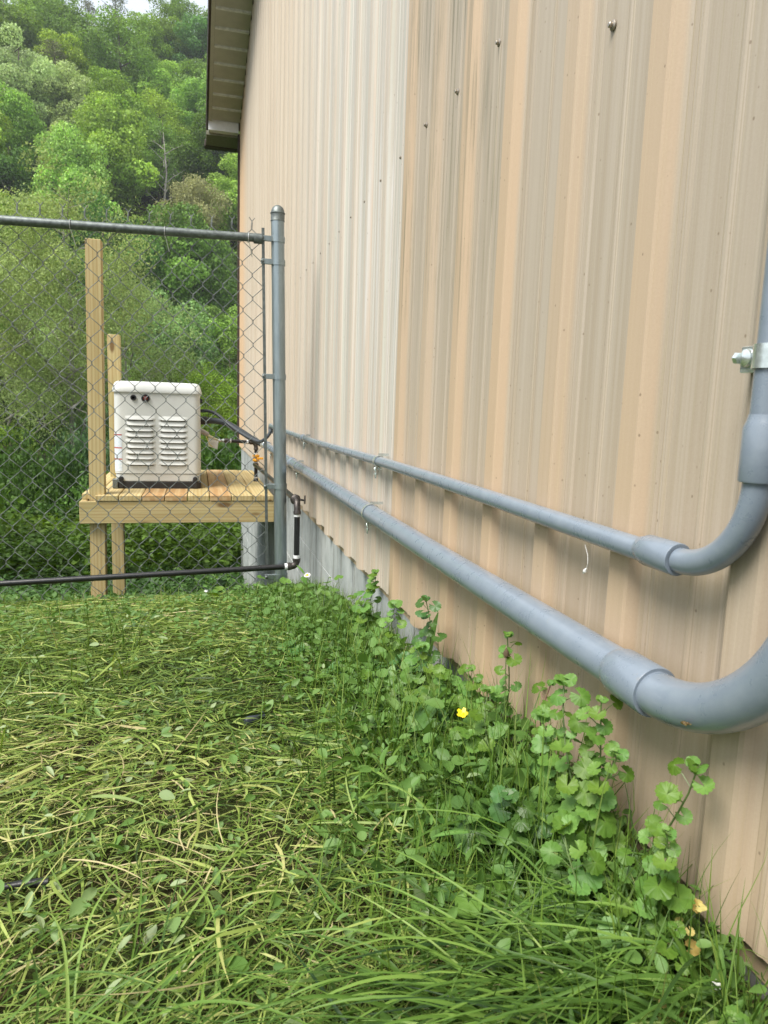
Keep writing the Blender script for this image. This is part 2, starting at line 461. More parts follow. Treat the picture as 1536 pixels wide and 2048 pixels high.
# flyspecks
sp = t.n('ShaderNodeTexVoronoi'); t.put(sp.inputs['Vector'], t.scale(p, 1, 1, 0.8)); sp.inputs['Scale'].default_value = 62
spk = t.math('MULTIPLY', t.step(sp.outputs['Distance'], 0.11, 0.06), t.step(t.noise(p, 30, 2), 0.47, 0.56))
c = t.mix(t.math('MULTIPLY', spk, 0.7), c, (0.16, 0.12, 0.08))
fine = t.noise(p, 420, 3)
c = t.mix(0.16, c, t.mix(fine, (0.25, 0.2, 0.12), (0.95, 0.9, 0.8)), 'SOFT_LIGHT')
M_siding = t.done(t.bsdf(c, t.math('MULTIPLY_ADD', streak, 0.25, 0.42), 0, 0.35, t.bump(t.math('ADD', fine, t.noise(p, 8, 3)), 0.10, 0.0015)))

D = 0.017
def profile(ya, yb):
    """x offsets (towards the yard) of the ribbed sheet between ya and yb"""
    base = [(-0.205 + 0.022, 0), (-0.146, 0), (-0.141, 0.0022), (-0.137, 0.0022), (-0.132, 0), (-0.079, 0), (-0.074, 0.0022), (-0.070, 0.0022), (-0.065, 0), (-0.056, 0), (-0.0515, 0.003), (-0.0425, D - 0.002), (-0.038, D), (-0.004, D), (0.0, D - 0.003), (0.016, 0.002)]
    pts = []
    k0 = int(math.floor((ya - Y0) / PITCH)) - 1; k1 = int(math.ceil((yb - Y0) / PITCH)) + 2
    for k in range(k0, k1):
        for s, d in base: pts.append((Y0 + k * PITCH + s, d))
    pts.sort()
    yy = [q[0] for q in pts]; dd = [q[1] for q in pts]
    out = [(ya, float(np.interp(ya, yy, dd)))] + [q for q in pts if ya + 1e-4 < q[0] < yb - 1e-4] + [(yb, float(np.interp(yb, yy, dd)))]
    return out
RIDGE_Y, YE, YN = 1.0, 9.07, -7.07
def roofz(y): return 3.885 + 0.166 * (YE - abs(y - RIDGE_Y) - RIDGE_Y)
bldg = thing('metal_building', (0.5, 1.0, 0.0), 'tan ribbed metal building with grey block footing along the right', 'building')
rs = random.Random(3)
k = 0; yb = LAP0 - 9 * PANW; panels = []
while yb < YE - 0.01:
    y1 = min(yb + PANW + (0.012 if abs(yb + PANW - LAP0) < 0.01 else 0.0), YE)
    zb = 0.088 + rs.uniform(-0.005, 0.008)
    pr = profile(max(yb, YN), y1); mb = MB(); n_ = len(pr); vs = []
    nz = 6
    for i, (y, d) in enumerate(pr):
        tt = (y - yb) / PANW
        off = 0.0006 + (0.0026 * max(0.0, 1 - tt) if abs(yb - LAP0) < 0.01 else 0.0)
        zt = roofz(y) - 0.03
        for j in range(nz):
            z = zb + (zt - zb) * (0, 0.012, 0.06, 0.25, 0.6, 1)[j]
            wav = 0.0016 * math.sin(z * 2.1 + y * 0.7) * math.sin(y * 3.1)
            vs.append((WX + D - d - off + wav, y, z))
    fs = [(i*nz+j, i*nz+j+1, (i+1)*nz+j+1, (i+1)*nz+j) for i in range(n_ - 1) for j in range(nz - 1)]
    mb.add(vs, fs)
    o = build(mb, 'siding_panel', M_siding, bldg, ang=11)
    mb = MB(); lip = [v for i_, v in enumerate(vs) if i_ % nz == 0]; n2_ = len(lip); mb.add([(x + 0.0001, y, z + 0.0001) for x, y, z in lip] + [(x + 0.0025, y, z + 0.0001) for x, y, z in lip] + [(x + 0.0025, y, z + 0.006) for x, y, z in lip], [(i_, i_ + 1, n2_ + i_ + 1, n2_ + i_) for i_ in range(n2_ - 1)] + [(n2_ + i_, n2_ + i_ + 1, 2 * n2_ + i_ + 1, 2 * n2_ + i_) for i_ in range(n2_ - 1)])
    build(mb, 'cut_edge', M_galvdark, o, smooth=False)
    yb += PANW
# dark closure wall behind the sheets, other walls and roof
M_inner = simple('tan_back_wall', (0.42, 0.32, 0.2), 0.7)
mb = MB()
mb.box((WX + D + 0.012, YN, 0.06), (WX + D + 0.05, YE, 3.78))
mb.box((8.0, YN, 0.0), (8.1, YE, 3.84)); mb.box((WX + D + 0.05, YE - 0.05, 0.0), (8.0, YE, 3.84)); mb.box((WX + D + 0.05, YN, 0.0), (8.0, YN + 0.05, 3.84))
mb.add([(WX + D + 0.012, YN, 3.78), (WX + D + 0.012, YE, 3.78), (WX + D + 0.012, RIDGE_Y, roofz(RIDGE_Y) - 0.05)], [(0, 1, 2)])
build(mb, 'wall_backing', M_inner, bldg, smooth=False)
M_roof = simple('brown_metal_roof', (0.10, 0.075, 0.06), 0.5)
mb = MB()
for ya_, yb_ in ((RIDGE_Y, YE + 0.42), (YN - 0.42, RIDGE_Y)):
    za, zb_ = roofz(ya_) + 0.13, roofz(yb_) + 0.13
    x0, x1 = 0.115, 8.4
    mb.add([(x0, ya_, za), (x1, ya_, za), (x1, yb_, zb_), (x0, yb_, zb_), (x0, ya_, za + .03), (x1, ya_, za + .03), (x1, yb_, zb_ + .03), (x0, yb_, zb_ + .03)],
           [(0,1,2,3),(7,6,5,4),(0,4,5,1),(1,5,6,2),(2,6,7,3),(3,7,4,0)])
build(mb, 'roof', M_roof, bldg, smooth=False)
# rake: fascia board, soffit panels, frieze trim
M_soffit = simple('grey_green_soffit_vinyl', (0.52, 0.50, 0.42), 0.55, 0, 0.3, 0.06, 8)
M_sofrib = simple('soffit_rib_lit', (0.74, 0.74, 0.70), 0.5)  # panel vinyl painted lighter, standing in for light caught on the ribs
M_whitetrim = simple('white_trim', (0.86, 0.86, 0.88), 0.4, 0, 0.4, 0.04, 20)
def slopebox(mb, x0, x1, ya, yb, zo0, zo1):
    vs = [(x0, ya, roofz(ya)+zo0), (x1, ya, roofz(ya)+zo0), (x1, yb, roofz(yb)+zo0), (x0, yb, roofz(yb)+zo0), (x0, ya, roofz(ya)+zo1), (x1, ya, roofz(ya)+zo1), (x1, yb, roofz(yb)+zo1), (x0, yb, roofz(yb)+zo1)]
    return mb.add(vs, [(3,2,1,0),(4,5,6,7),(0,1,5,4),(1,2,6,5),(2,3,7,6),(3,0,4,7)])
for ya_, yb_ in ((RIDGE_Y + 0.002, YE + 0.40), (YN - 0.40, RIDGE_Y - 0.002)):
    mb = MB(); slopebox(mb, 0.118, 0.140, ya_, yb_, -0.055, 0.128); build(mb, 'rake_fascia', M_darkbrown, bldg, smooth=False)
    mb = MB(); slopebox(mb, 0.142, 0.178, ya_, yb_ - 0.47, -0.052, -0.030); build(mb, 'soffit_channel', M_soffit, bldg, smooth=False)
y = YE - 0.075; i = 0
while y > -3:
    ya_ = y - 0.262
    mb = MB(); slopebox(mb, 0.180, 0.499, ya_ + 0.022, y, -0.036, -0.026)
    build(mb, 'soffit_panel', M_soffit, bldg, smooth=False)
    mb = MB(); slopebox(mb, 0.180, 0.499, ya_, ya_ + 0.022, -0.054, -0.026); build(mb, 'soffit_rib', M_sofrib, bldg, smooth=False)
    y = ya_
# return at the eave corner: white end board, a shallow box below the roof, dark drip edge
mb = MB(); mb.box((0.142, YE - 0.06, 3.752), (0.485, YE + 0.03, 3.870), 0.002); build(mb, 'eave_end_board', M_whitetrim, bldg, smooth=False)
mb = MB(); mb.box((0.118, YE + 0.032, 3.728), (0.50, YE + 0.40, 3.775)); build(mb, 'eave_return', simple('dark_olive_metal', (0.20, 0.20, 0.14), 0.6), bldg, smooth=False)  # return box in one even dark olive
mb = MB(); mb.box((0.100, YE + 0.402, 3.72), (8.3, YE + 0.52, 3.80), 0.008); build(mb, 'eave_gutter', M_darkbrown, bldg, smooth=False)
mb = MB(); mb.box((0.478, YE - 0.02, 0.10), (0.62, YE + 0.025, 3.76), 0.003); build(mb, 'corner_trim', M_darkbrown, bldg, smooth=False)
# screws with washers in a slanting-looking but level row, plus stray ones
mb = MB(); mb.lathe((0, 0, 0), [(0.0066, 0), (0.0066, 0.0012), (0.0050, 0.0024), (0.0036, 0.0028), (0.0036, 0.0060), (0.0026, 0.0070)], (-1, 0, 0), 10)
screw_me = bpy.data.meshes.new('screw'); screw_me.from_pydata(mb.v, [], mb.f); screw_me.update(); screw_me.shade_smooth(); screw_me.set_sharp_from_angle(angle=0.6); screw_me.materials.append(simple('screw_zinc', (0.35, 0.31, 0.26), 0.4, 0.8))
for rowz in (1.245, 2.6):
    for kk in range(-20, 42):
        yv = Y0 + kk * PITCH + 0.069
        if yv < YE - 0.1 and not (kk == 0 and rowz < 2):
            o = link('screw', screw_me, None, bldg); o.location = Vector((WX + D - 0.002, yv, rowz + rs.uniform(-.006, .006))) - bldg.location
o = link('screw', screw_me, None, bldg); o.location = Vector((WX + D - 0.002, 0.876, 1.093)) - bldg.location
# block footing: staggered courses with recessed joints
M_mortar = simple('dark_mortar', (0.09, 0.088, 0.08), 0.9)
t = NT('painted_grey_block')
p = t.pos()
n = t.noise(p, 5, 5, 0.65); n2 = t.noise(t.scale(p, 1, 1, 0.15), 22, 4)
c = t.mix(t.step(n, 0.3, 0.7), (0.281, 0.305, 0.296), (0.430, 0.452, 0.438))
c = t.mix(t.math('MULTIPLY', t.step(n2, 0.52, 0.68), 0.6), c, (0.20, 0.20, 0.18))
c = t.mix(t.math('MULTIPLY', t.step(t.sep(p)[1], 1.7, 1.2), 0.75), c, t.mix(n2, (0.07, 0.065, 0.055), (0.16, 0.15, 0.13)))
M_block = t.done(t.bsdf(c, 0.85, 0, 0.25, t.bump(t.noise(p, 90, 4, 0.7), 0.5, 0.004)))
mb = MB(); mb.box((0.545, YN + .01, -2.4), (0.75, YE - 0.012, 0.055)); build(mb, 'block_mortar', M_mortar, bldg, smooth=False)
block_me = {}
def block_mesh(L):
    L = round(L, 3)
    if L not in block_me:
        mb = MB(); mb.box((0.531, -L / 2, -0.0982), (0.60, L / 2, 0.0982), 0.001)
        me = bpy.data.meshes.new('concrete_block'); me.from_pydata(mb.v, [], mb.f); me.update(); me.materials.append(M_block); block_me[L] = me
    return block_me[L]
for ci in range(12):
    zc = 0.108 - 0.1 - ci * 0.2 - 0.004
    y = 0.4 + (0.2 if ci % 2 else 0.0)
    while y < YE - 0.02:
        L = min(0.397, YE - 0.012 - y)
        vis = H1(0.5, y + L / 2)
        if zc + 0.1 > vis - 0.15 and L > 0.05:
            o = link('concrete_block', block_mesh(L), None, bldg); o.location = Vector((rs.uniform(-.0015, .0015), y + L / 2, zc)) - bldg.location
        y += 0.40
print('building done')

# ---------------------------------------------------------------- conduits along the wall
def arc(cy, cz, r, a0, a1, x, n=14):
    return [(x, cy + r * math.cos(a), cz + r * math.sin(a)) for a in [a0 + (a1 - a0) * i / (n - 1) for i in range(n)]]
def clamp(parent, x, y, z, r, wall=WX, vertical=False):
    """two piece strut strap: ears, bolt and nut below, strap round the pipe"""
    mb = MB(); rr = r + 0.0016
    n_ = 22
    ring_o, ring_i = [], []
    for i in range(n_):
        a = 2 * math.pi * i / n_
        ring_o.append((math.cos(a) * (rr + 0.0012), math.sin(a) * (rr + 0.0012))); ring_i.append((math.cos(a) * rr, math.sin(a) * rr))
    hw = 0.0105 if vertical else 0.008
    vs = []
    for (a, b) in ring_o + ring_i:
        for sg in (-1, 1):
            vs.append((x + a, y + sg * hw, z + b) if not vertical else (x + a, y + b, z + sg * hw))
    fs = []
    for i in range(n_):
        j = (i + 1) % n_
        fs.append((2*i, 2*i+1, 2*j+1, 2*j)); a = 2*n_
        fs.append((a+2*i, a+2*j, a+2*j+1, a+2*i+1)); fs.append((2*i, 2*j, a+2*j, a+2*i)); fs.append((2*i+1, a+2*i+1, a+2*j+1, 2*j+1))
    mb.add(vs, fs)
    st = build(mb, 'strap', M_zinc, parent)
    mb = MB()
    if not vertical:
        for bx in (((x + 0.000, y - 0.006, z - rr - 0.010), (x + 0.0022, y + 0.006, z - rr + 0.001)), ((x - 0.007, y - 0.006, z - rr - 0.010), (x - 0.0048, y + 0.006, z - rr + 0.001)), ((x, y + 0.008, z + rr - 0.002), (wall + 0.02, y + 0.0095, z + rr + 0.006))):
            mb = MB(); mb.box(*bx); build(mb, 'strap_ear', M_zinc, st)
        mb = MB(); mb.lathe((x - 0.013, y, z - rr - 0.006), [(0.0055, 0), (0.0055, 0.004), (0.0025, 0.0045), (0.0025, 0.022)], (1, 0, 0), 6)
        mb.tube([(x - 0.010, y - 0.007, z - rr + 0.002), (x - 0.010, y - 0.007, z - rr - 0.032)], 0.0025, 8)
        mb.lathe((x - 0.010, y - 0.007, z - rr - 0.022), [(0.0055, 0), (0.0055, 0.005)], (0, 0, 1), 6)
        build(mb, 'bolt', M_zinc, st)
    else:
        for bx in (((x - 0.004, y + rr - 0.001, z - hw), (x - 0.002, y + rr + 0.018, z + hw), 0.0005), ((x + 0.004, y + rr - 0.001, z - hw), (x + 0.006, y + rr + 0.018, z + hw), 0.0005), ((x + 0.006, y - 0.045, z - 0.012), (wall, y + 0.045, z + 0.012), 0.001)):
            mb = MB(); mb.box(*bx); build(mb, 'strap_ear', M_zinc, st)
        mb = MB(); mb.lathe((x - 0.003, y + rr + 0.009, z), [(0.0085, 0.0), (0.0085, 0.0015), (0.0075, 0.005), (0.004, 0.0072), (0.0005, 0.008)], (-1, 0, 0), 14)
        mb.tube([(x - 0.003, y + rr + 0.009, z), (x + 0.016, y + rr + 0.009, z)], 0.003, 8)
        mb.lathe((x - 0.008, y + rr + 0.0165, z), [(0.0055, -0.003), (0.0055, 0.002), (0.0025, 0.0025), (0.0025, 0.005), (0.001, 0.0065)], (0, 1, 0.1), 6)
        build(mb, 'bolt', M_zinc, st)
def coupling(parent, a, b, r, bell=True):
    """sleeve with a tapered mouth on one end and an open lip on the other"""
    a, b = Vector(a), Vector(b); d = (b - a).normalized(); L = (b - a).length
    mb = MB()
    R_ = r + 0.0042
    mb.tube([a, a + d * 0.006, a + d * 0.012, b - d * 0.0015, b, b - d * 0.0005, b - d * 0.02], [r + 0.0005, r + 0.0018, R_, R_, R_ - 0.0008, r + 0.001, r + 0.0006], 40, cap=False)
    return build(mb, 'coupling', M_pvc, parent, ang=50)
def dim(pts, seed, amp):
    r_ = random.Random(seed); return [(x, y, z + amp * math.sin(y * 2.3 + seed)) for x, y, z in pts]

RL, XL, ZL = 0.0242, 0.4735, 0.308
low = thing('lower_conduit', (XL, 3.0, ZL), 'thick grey plastic conduit along the siding, sweeping up at the right edge', 'conduit')
mb = MB(); mb.tube(dim([(XL, y, ZL) for y in np.linspace(0.640, 3.68, 30)], 1, 0.0015), RL, 40); build(mb, 'pipe', M_pvc, low)
mb = MB(); mb.tube([(XL, 3.66, ZL), (XL, 5.02, ZL + 0.01)], RL, 32); build(mb, 'pipe', M_pvc, low)
mb = MB(); mb.tube(arc(0.622, ZL + 0.195, 0.195, -math.pi/2, -math.pi, XL, 24), RL, 40); mb2 = [(XL, 0.427, ZL + 0.195 + i * 0.3) for i in range(8)]
ob = build(mb, 'elbow', M_pvc, low)
mb = MB(); mb.tube([(XL, 0.427, ZL + 0.196)] + mb2[1:], RL, 32); build(mb, 'pipe', M_pvc, low)
mb = MB(); mb.tube([(XL, 0.67, ZL), (XL, 0.61, ZL)], RL - 0.0002, 32); build(mb, 'pipe', M_pvc, low)
coupling(low, (XL, 0.693, ZL), (XL, 0.620, ZL), RL)
coupling(low, (XL, 3.62, ZL), (XL, 3.70, ZL), RL)
for yv in (1.92, 3.41, 4.7): clamp(low, XL, yv, ZL + 0.0015 * math.sin(yv * 2.3 + 1), RL)
# box connector at the far end
mb = MB(); mb.lathe((XL, 5.0, ZL + .01), [(0.028, 0), (0.031, 0.01), (0.031, 0.05), (0.026, 0.06), (0.026, 0.085)], (0, 1, 0), 24); build(mb, 'connector', M_pvc, low)
mb = MB(); mb.lathe((XL - 0.030, 5.05, ZL + 0.015), [(0.021, 0), (0.021, 0.004), (0.010, 0.009), (0.001, 0.011)], (-0.7, -0.7, 0.1), 18); build(mb, 'cover_bolt', M_zinc, low)

RU, XU, ZU = 0.0134, 0.4835, 0.4545
upc = thing('upper_conduit', (XU, 3.0, ZU), 'thinner grey plastic conduit above the thick one, bending up beside the strut clamp', 'conduit')
mb = MB(); mb.tube(dim([(XU, y, ZU) for y in np.linspace(0.62, 3.34, 30)], 4, 0.003), RU, 28); build(mb, 'pipe', M_pvc, upc)
mb = MB(); mb.tube([(XU, 3.32, ZU - 0.0025), (XU, 4.82, ZU + .006)], RU, 20); build(mb, 'pipe', M_pvc, upc)
mb = MB(); mb.tube(arc(0.614, ZU + 0.094, 0.094, -math.pi/2, -math.pi, XU, 24), RU, 32); build(mb, 'elbow', M_pvc, upc)
mb = MB(); mb.tube([(XU, 0.520, ZU + 0.090), (XU, 0.520, 1.2), (XU, 0.520, 2.2)], RU, 32); build(mb, 'pipe', M_pvc, upc)
c1 = coupling(upc, (XU, 0.679, ZU), (XU, 0.616, ZU), RU)
c2 = coupling(upc, (XU, 0.520, 0.606), (XU, 0.520, 0.546), RU)
coupling(upc, (XU, 3.30, ZU - 0.002), (XU, 3.36, ZU - .002), RU)
for yv in (1.885, 3.25, 4.4): clamp(upc, XU, yv, ZU + 0.003 * math.sin(yv * 2.3 + 4), RU)
clamp(upc, XU, 0.520, 0.656, RU, vertical=True)
mb = MB(); mb.tube([(XU, 4.8, ZU + .006), (XU, 4.87, ZU + .008), (XU, 4.89, ZU - .01), (XU, 4.89, ZU - 0.045)], [RU, 0.017, 0.017, 0.015], 18); build(mb, 'fitting', M_pvc, upc)
# dangling thread with a blob of sealant
th = MB(); th.tube([(0.478, 0.790, 0.437), (0.477, 0.780, 0.425), (0.476, 0.777, 0.415), (0.477, 0.781, 0.407)], 0.00035, 6); th.tube([(0.477, 0.781, 0.408), (0.477, 0.784, 0.404), (0.478, 0.789, 0.400)], [0.0008, 0.0026, 0.0010], 8)
o = build(th, 'sealant_drip', simple('white_sealant', (0.8, 0.8, 0.78), 0.3), origin=(0.476, 0.766, 0.39)); tag(o, 'small white drip of sealant dangling under the thin conduit', 'sealant drip')

# ---------------------------------------------------------------- fence
FY = 3.1
PX0, PXB = 0.326, 0.3585      # post axis at the top and at the ground (it leans a little)
fence = thing('chain_link_fence', (0.35, FY, -0.24), 'galvanized chain link fence with domed end post, running left from the wall', 'fence')
def px_at(z): return PXB + (PX0 - PXB) * (z + 0.22) / 1.66
PR = 0.0275
mb = MB(); mb.tube([(px_at(z), FY, z) for z in (-0.6, -0.2, 0.4, 1.0, 1.37)], PR, 32); build(mb, 'post', M_galv, fence)
mb = MB(); zt = 1.358; cx_ = px_at(zt)
mb.lathe((cx_, FY, zt), [(PR + 0.0012, 0), (PR + 0.0022, 0.002), (PR + 0.0012, 0.004), (PR + 0.0012, 0.030), (PR + 0.0035, 0.031), (PR + 0.0035, 0.034), (PR + 0.001, 0.036), (0.0265, 0.045), (0.022, 0.055), (0.014, 0.062), (0.005, 0.0655), (0.0001, 0.066)], (0, 0, 1), 32)
build(mb, 'post_cap', M_galvdark, fence)
TBX = lambda z: px_at(z) - 0.060
mb = MB(); mb.add(*(lambda L: (L, [(0,1,2,3),(7,6,5,4),(0,4,5,1),(1,5,6,2),(2,6,7,3),(3,7,4,0)]))([(TBX(-0.12)-.008, FY-.0155, -0.12), (TBX(-0.12)+.004, FY-.0155, -0.12), (TBX(-0.12)+.004, FY-.0105, -0.12), (TBX(-0.12)-.008, FY-.0105, -0.12), (TBX(1.33)-.008, FY-.0155, 1.325), (TBX(1.33)+.004, FY-.0155, 1.325), (TBX(1.33)+.004, FY-.0105, 1.325), (TBX(1.33)-.008, FY-.0105, 1.325)]))
build(mb, 'tension_bar', M_galvdark, fence, smooth=False)
for zb_ in (1.285, 1.193, 0.722, 0.250, -0.155):
    cxb = px_at(zb_); mb = MB(); n_ = 20; R1 = PR + 0.0028; hz = 0.0115; vs = []
    for i in range(n_ + 1):
        a = math.radians(-150 + 300 * i / n_)
        for rr_ in (PR + 0.0003, R1):
            for sg in (-1, 1): vs.append((cxb + math.cos(a) * rr_, FY + math.sin(a) * rr_, zb_ + sg * hz))
    fs = []
    for i in range(n_):
        a = 4 * i; b = a + 4
        fs += [(a+2, a+3, b+3, b+2), (a, b, b+1, a+1), (a+1, b+1, b+3, a+3), (a, a+2, b+2, b)]
    mb.add(vs, fs)
    mb.box((cxb - 0.072, FY - 0.0205, zb_ - 0.0105), (cxb - PR + 0.006, FY - 0.0175, zb_ + 0.0105), 0.0008)
    mb.box((cxb - 0.072, FY - 0.0085, zb_ - 0.0105), (cxb - PR + 0.006, FY - 0.0055, zb_ + 0.0105), 0.0008)
    tb = build(mb, 'tension_band', M_galv, fence)
    mb = MB(); mb.lathe((cxb - 0.066, FY - 0.004, zb_), [(0.004, 0), (0.004, 0.018), (0.0075, 0.0185), (0.0075, 0.021), (0.004, 0.024)], (0, -1, 0), 8); build(mb, 'bolt', M_galvdark, tb)
# top rail with its end cup
rz = lambda x: 1.2825 + (x - 0.26) * 0.018
mb = MB(); mb.tube([(x, FY - 0.012, rz(x) - 0.004 * math.sin((x + 3.2) * 1.05)) for x in np.linspace(-3.0, 0.262, 14)], 0.0172, 24); build(mb, 'top_rail', M_galvdark, fence)
mb = MB(); mb.lathe((0.228, FY - 0.012, 1.281), [(0.0175, 0), (0.0205, 0.002), (0.0205, 0.034), (0.017, 0.038), (0.004, 0.039)], (1, 0, 0), 24); build(mb, 'rail_end', M_galvdark, fence)
# woven mesh: every picket wire is a zigzag that hooks round its neighbour
DW, DH = 0.0806, 0.0945
ZTOP = 1.325
def mesh_x(x, z):      # slack: the fabric is pulled out of true near the bottom
    f = max(0.0, 1 - (z + 0.25) / 0.75); return 0.010 * f * math.sin(z * 9 + x * 4)
def mesh_z(x, z):
    f = max(0.0, 1 - (z + 0.25) / 0.6); return 0.022 * f * f * math.sin(x * 5.0 + 1.0)
nw = 0; xr_ = 0.262
wires = []
for kx in range(0, 66):
    xa = xr_ - kx * DW / 2; pts = []
    drift = 0.0065 if kx else 0.0065
    nzz = int((ZTOP + 0.34) / (DH / 2))
    lean = (PXB - PX0) / 1.66
    for j in range(nzz + 1):
        z = ZTOP - j * DH / 2
        left = (j + kx) % 2 == 0
        x = xa - (DW / 2 if left else 0) + (0.0018 if left else -0.0018) * -1
        xx = x + lean * (1.28 - z) + mesh_x(x, z); zz = z + (x - 0.26) * 0.018 + mesh_z(x, z)
        yy_ = FY + (0.0022 if left else -0.0022) + 0.008 * math.sin(x * 3.1 + z * 2.7)
        yy_ += 0.007
        d = 0.0042
        pts.append((xx, yy_ , zz + d)); pts.append((xx, yy_ - (0.0022 if left else -0.0022) * 2, zz - d))
    # top: knuckled or twisted ends
    x_top, y_top, z_top = pts[0]
    mb = MB(); 
    if kx % 2 == 1 or True:
        up_x = xa - DW / 2 if kx % 2 == 0 else xa
        sgn = 1 if (kx % 2 == 0) else -1
        barb = [(up_x + sgn * 0.012, y_top - 0.001, z_top + 0.036), (up_x + sgn * 0.002, y_top + 0.002, z_top + 0.025), (up_x - sgn * 0.002, y_top - 0.003, z_top + 0.012)]
        pts = barb + pts[0:1] + pts[1:]
    mb.tube(pts, 0.00155, 5, cap=False)
    wires.append(mb)
for mb in wires: build(mb, 'mesh_wire', M_wire, fence, ang=80)
for xt in (0.205, -0.125, -0.475, -0.9):
    mb = MB(); c_ = []
    for i in range(13):
        a = math.radians(-100 + 250 * i / 12); c_.append((xt + 0.004 * i / 12, FY - 0.012 - math.cos(a) * 0.0195, rz(xt) + math.sin(a) * 0.0195))
    c_ = [(xt + 0.018, FY - 0.006, rz(xt) - 0.075), (xt + 0.004, FY - 0.03, rz(xt) - 0.02)] + c_
    mb.tube(c_, 0.0016, 6); build(mb, 'wire_tie', simple('aluminium_tie', (0.6, 0.62, 0.62), 0.35, 0.9) if xt == 0.205 else bpy.data.materials['aluminium_tie'], fence)
mb = MB(); mb.tube([(-2.3, FY, -0.6), (-2.3, FY, 1.3)], 0.022, 20); build(mb, 'line_post', M_galv, fence)

# ---------------------------------------------------------------- gas pipe
gas = thing('gas_pipe', (0.43, 3.0, -0.1), 'black steel gas pipe run low along the fence with elbows up to the wall', 'gas pipe')
gy = 3.035
xe = 0.405
P_e = (xe, gy, -0.099)
GR = 0.0125
mb = MB(); mb.tube([(-3.0, gy - 0.02, -0.206), (-1.2, gy - 0.01, -0.152), (0.372, gy, -0.099)], GR, 16); build(mb, 'pipe', M_black, gas)
mb = MB(); mb.tube([(0.366, gy, -0.099), (0.383, gy, -0.0985)], GR + 0.002, 16); build(mb, 'thread_tape', M_tape, gas)
def elbow(pts, r, parent=gas, mat=None):
    mb = MB(); n_ = len(pts)
    mb.tube(pts, [r + 0.0045] + [r + 0.0045] + [r + 0.0022] * (n_ - 4) + [r + 0.0045] * 2, 18); return build(mb, 'elbow', mat or M_iron, parent)
def bend(a, c_, b, n=8):   # quadratic curve
    a, c_, b = Vector(a), Vector(c_), Vector(b); return [a * (1-t_)**2 + c_ * 2*t_*(1-t_) + b * t_*t_ for t_ in [i / (n-1) for i in range(n)]]
ex = 0.418
elbow([(0.378, gy, -0.0985)] + bend((0.388, gy, -0.098), (ex, gy, -0.099), (ex, gy, -0.072), 7) + [(ex, gy, -0.062)], GR)
mb = MB(); mb.tube([(ex, gy, -0.064), (ex, gy, -0.048)], GR + 0.0018, 16); build(mb, 'thread_tape', M_tape, gas)
mb = MB(); mb.tube([(ex, gy, -0.05), (ex, gy, 0.125)], GR, 16); build(mb, 'pipe', M_black, gas)
mb = MB(); mb.tube([(ex, gy, 0.124), (ex, gy, 0.138)], GR + 0.0018, 16); build(mb, 'thread_tape', M_tape, gas)
elbow([(ex, gy, 0.134), (ex, gy, 0.146)] + bend((ex, gy, 0.150), (ex, gy + .002, 0.186), (ex, gy + 0.035, 0.190), 7) + [(ex, gy + 0.05, 0.190)], GR)
# union and horizontal run along the wall towards the valve
mb = MB(); mb.lathe((ex, gy + 0.05, 0.190), [(0.018, 0), (0.024, 0.004), (0.024, 0.022), (0.018, 0.026), (0.018, 0.04)], (0, 1, 0), 8); build(mb, 'union', M_iron, gas)
mb = MB(); mb.tube([(ex, gy + 0.085, 0.190), (ex, 5.46, 0.150)], GR, 14); build(mb, 'pipe', M_black, gas)
mb = MB(); mb.tube([(ex + 0.01, gy + 0.03, 0.195), (0.456, gy + 0.03, 0.19)], 0.0045, 8); mb.tube([(0.455, gy + 0.03, 0.175), (0.455, gy + 0.03, 0.212)], 0.0035, 8); build(mb, 'pipe_hook', M_iron, gas)
# riser, valve, drip leg, and the run over to the generator
rx, ry = 0.43, 5.46
mb = MB(); mb.tube([(rx, ry, 0.150), (rx, ry, 0.270)], GR * 1.05, 14); mb.tube([(rx, ry, 0.03), (rx, ry, 0.140)], GR * 1.05, 14); build(mb, 'riser', M_black, gas)
mb = MB(); mb.lathe((rx, ry, 0.135), [(0.020, 0), (0.020, 0.022)], (0, 0, 1), 12); mb.tube([(rx, ry - 0.005, 0.146), (rx, ry - 0.045, 0.146)], 0.018, 12); build(mb, 'tee', M_iron, gas)
mb = MB(); mb.lathe((rx, ry, 0.172), [(0.018, 0), (0.026, 0.003), (0.026, 0.014), (0.021, 0.018), (0.021, 0.034), (0.026, 0.037), (0.026, 0.050), (0.018, 0.052)], (0, 0, 1), 8); v_ = build(mb, 'valve', M_brass, gas)
mb = MB(); mb.box((rx + 0.006, ry - 0.036, 0.190), (rx + 0.052, ry - 0.030, 0.206), 0.002); build(mb, 'valve_handle', M_brass, v_)
mb = MB(); mb.lathe((rx, ry, 0.018), [(0.019, 0), (0.019, 0.02), (0.017, 0.024)], (0, 0, 1), 12); build(mb, 'pipe_cap', M_iron, gas)
mb = MB(); 
for z0 in (0.044, 0.126, 0.158, 0.226): mb.tube([(rx, ry, z0), (rx, ry, z0 + 0.010)], GR + 0.003, 12)
build(mb, 'thread_tape', M_tape, gas)
elbow([(rx, ry, 0.262), (rx, ry, 0.272)] + bend((rx, ry, 0.276), (rx - .002, ry, 0.318), (rx - 0.035, ry, 0.318), 7) + [(rx - 0.048, ry, 0.318)], GR * 1.1)
mb = MB(); mb.tube([(rx - 0.044, ry, 0.318), (0.225, ry, 0.326)], GR * 1.05, 14); build(mb, 'pipe', M_black, gas)
mb = MB(); mb.tube([(0.225, ry, 0.326), (0.195, ry, 0.327)], GR + 0.006, 14); build(mb, 'coupling', M_iron, gas)
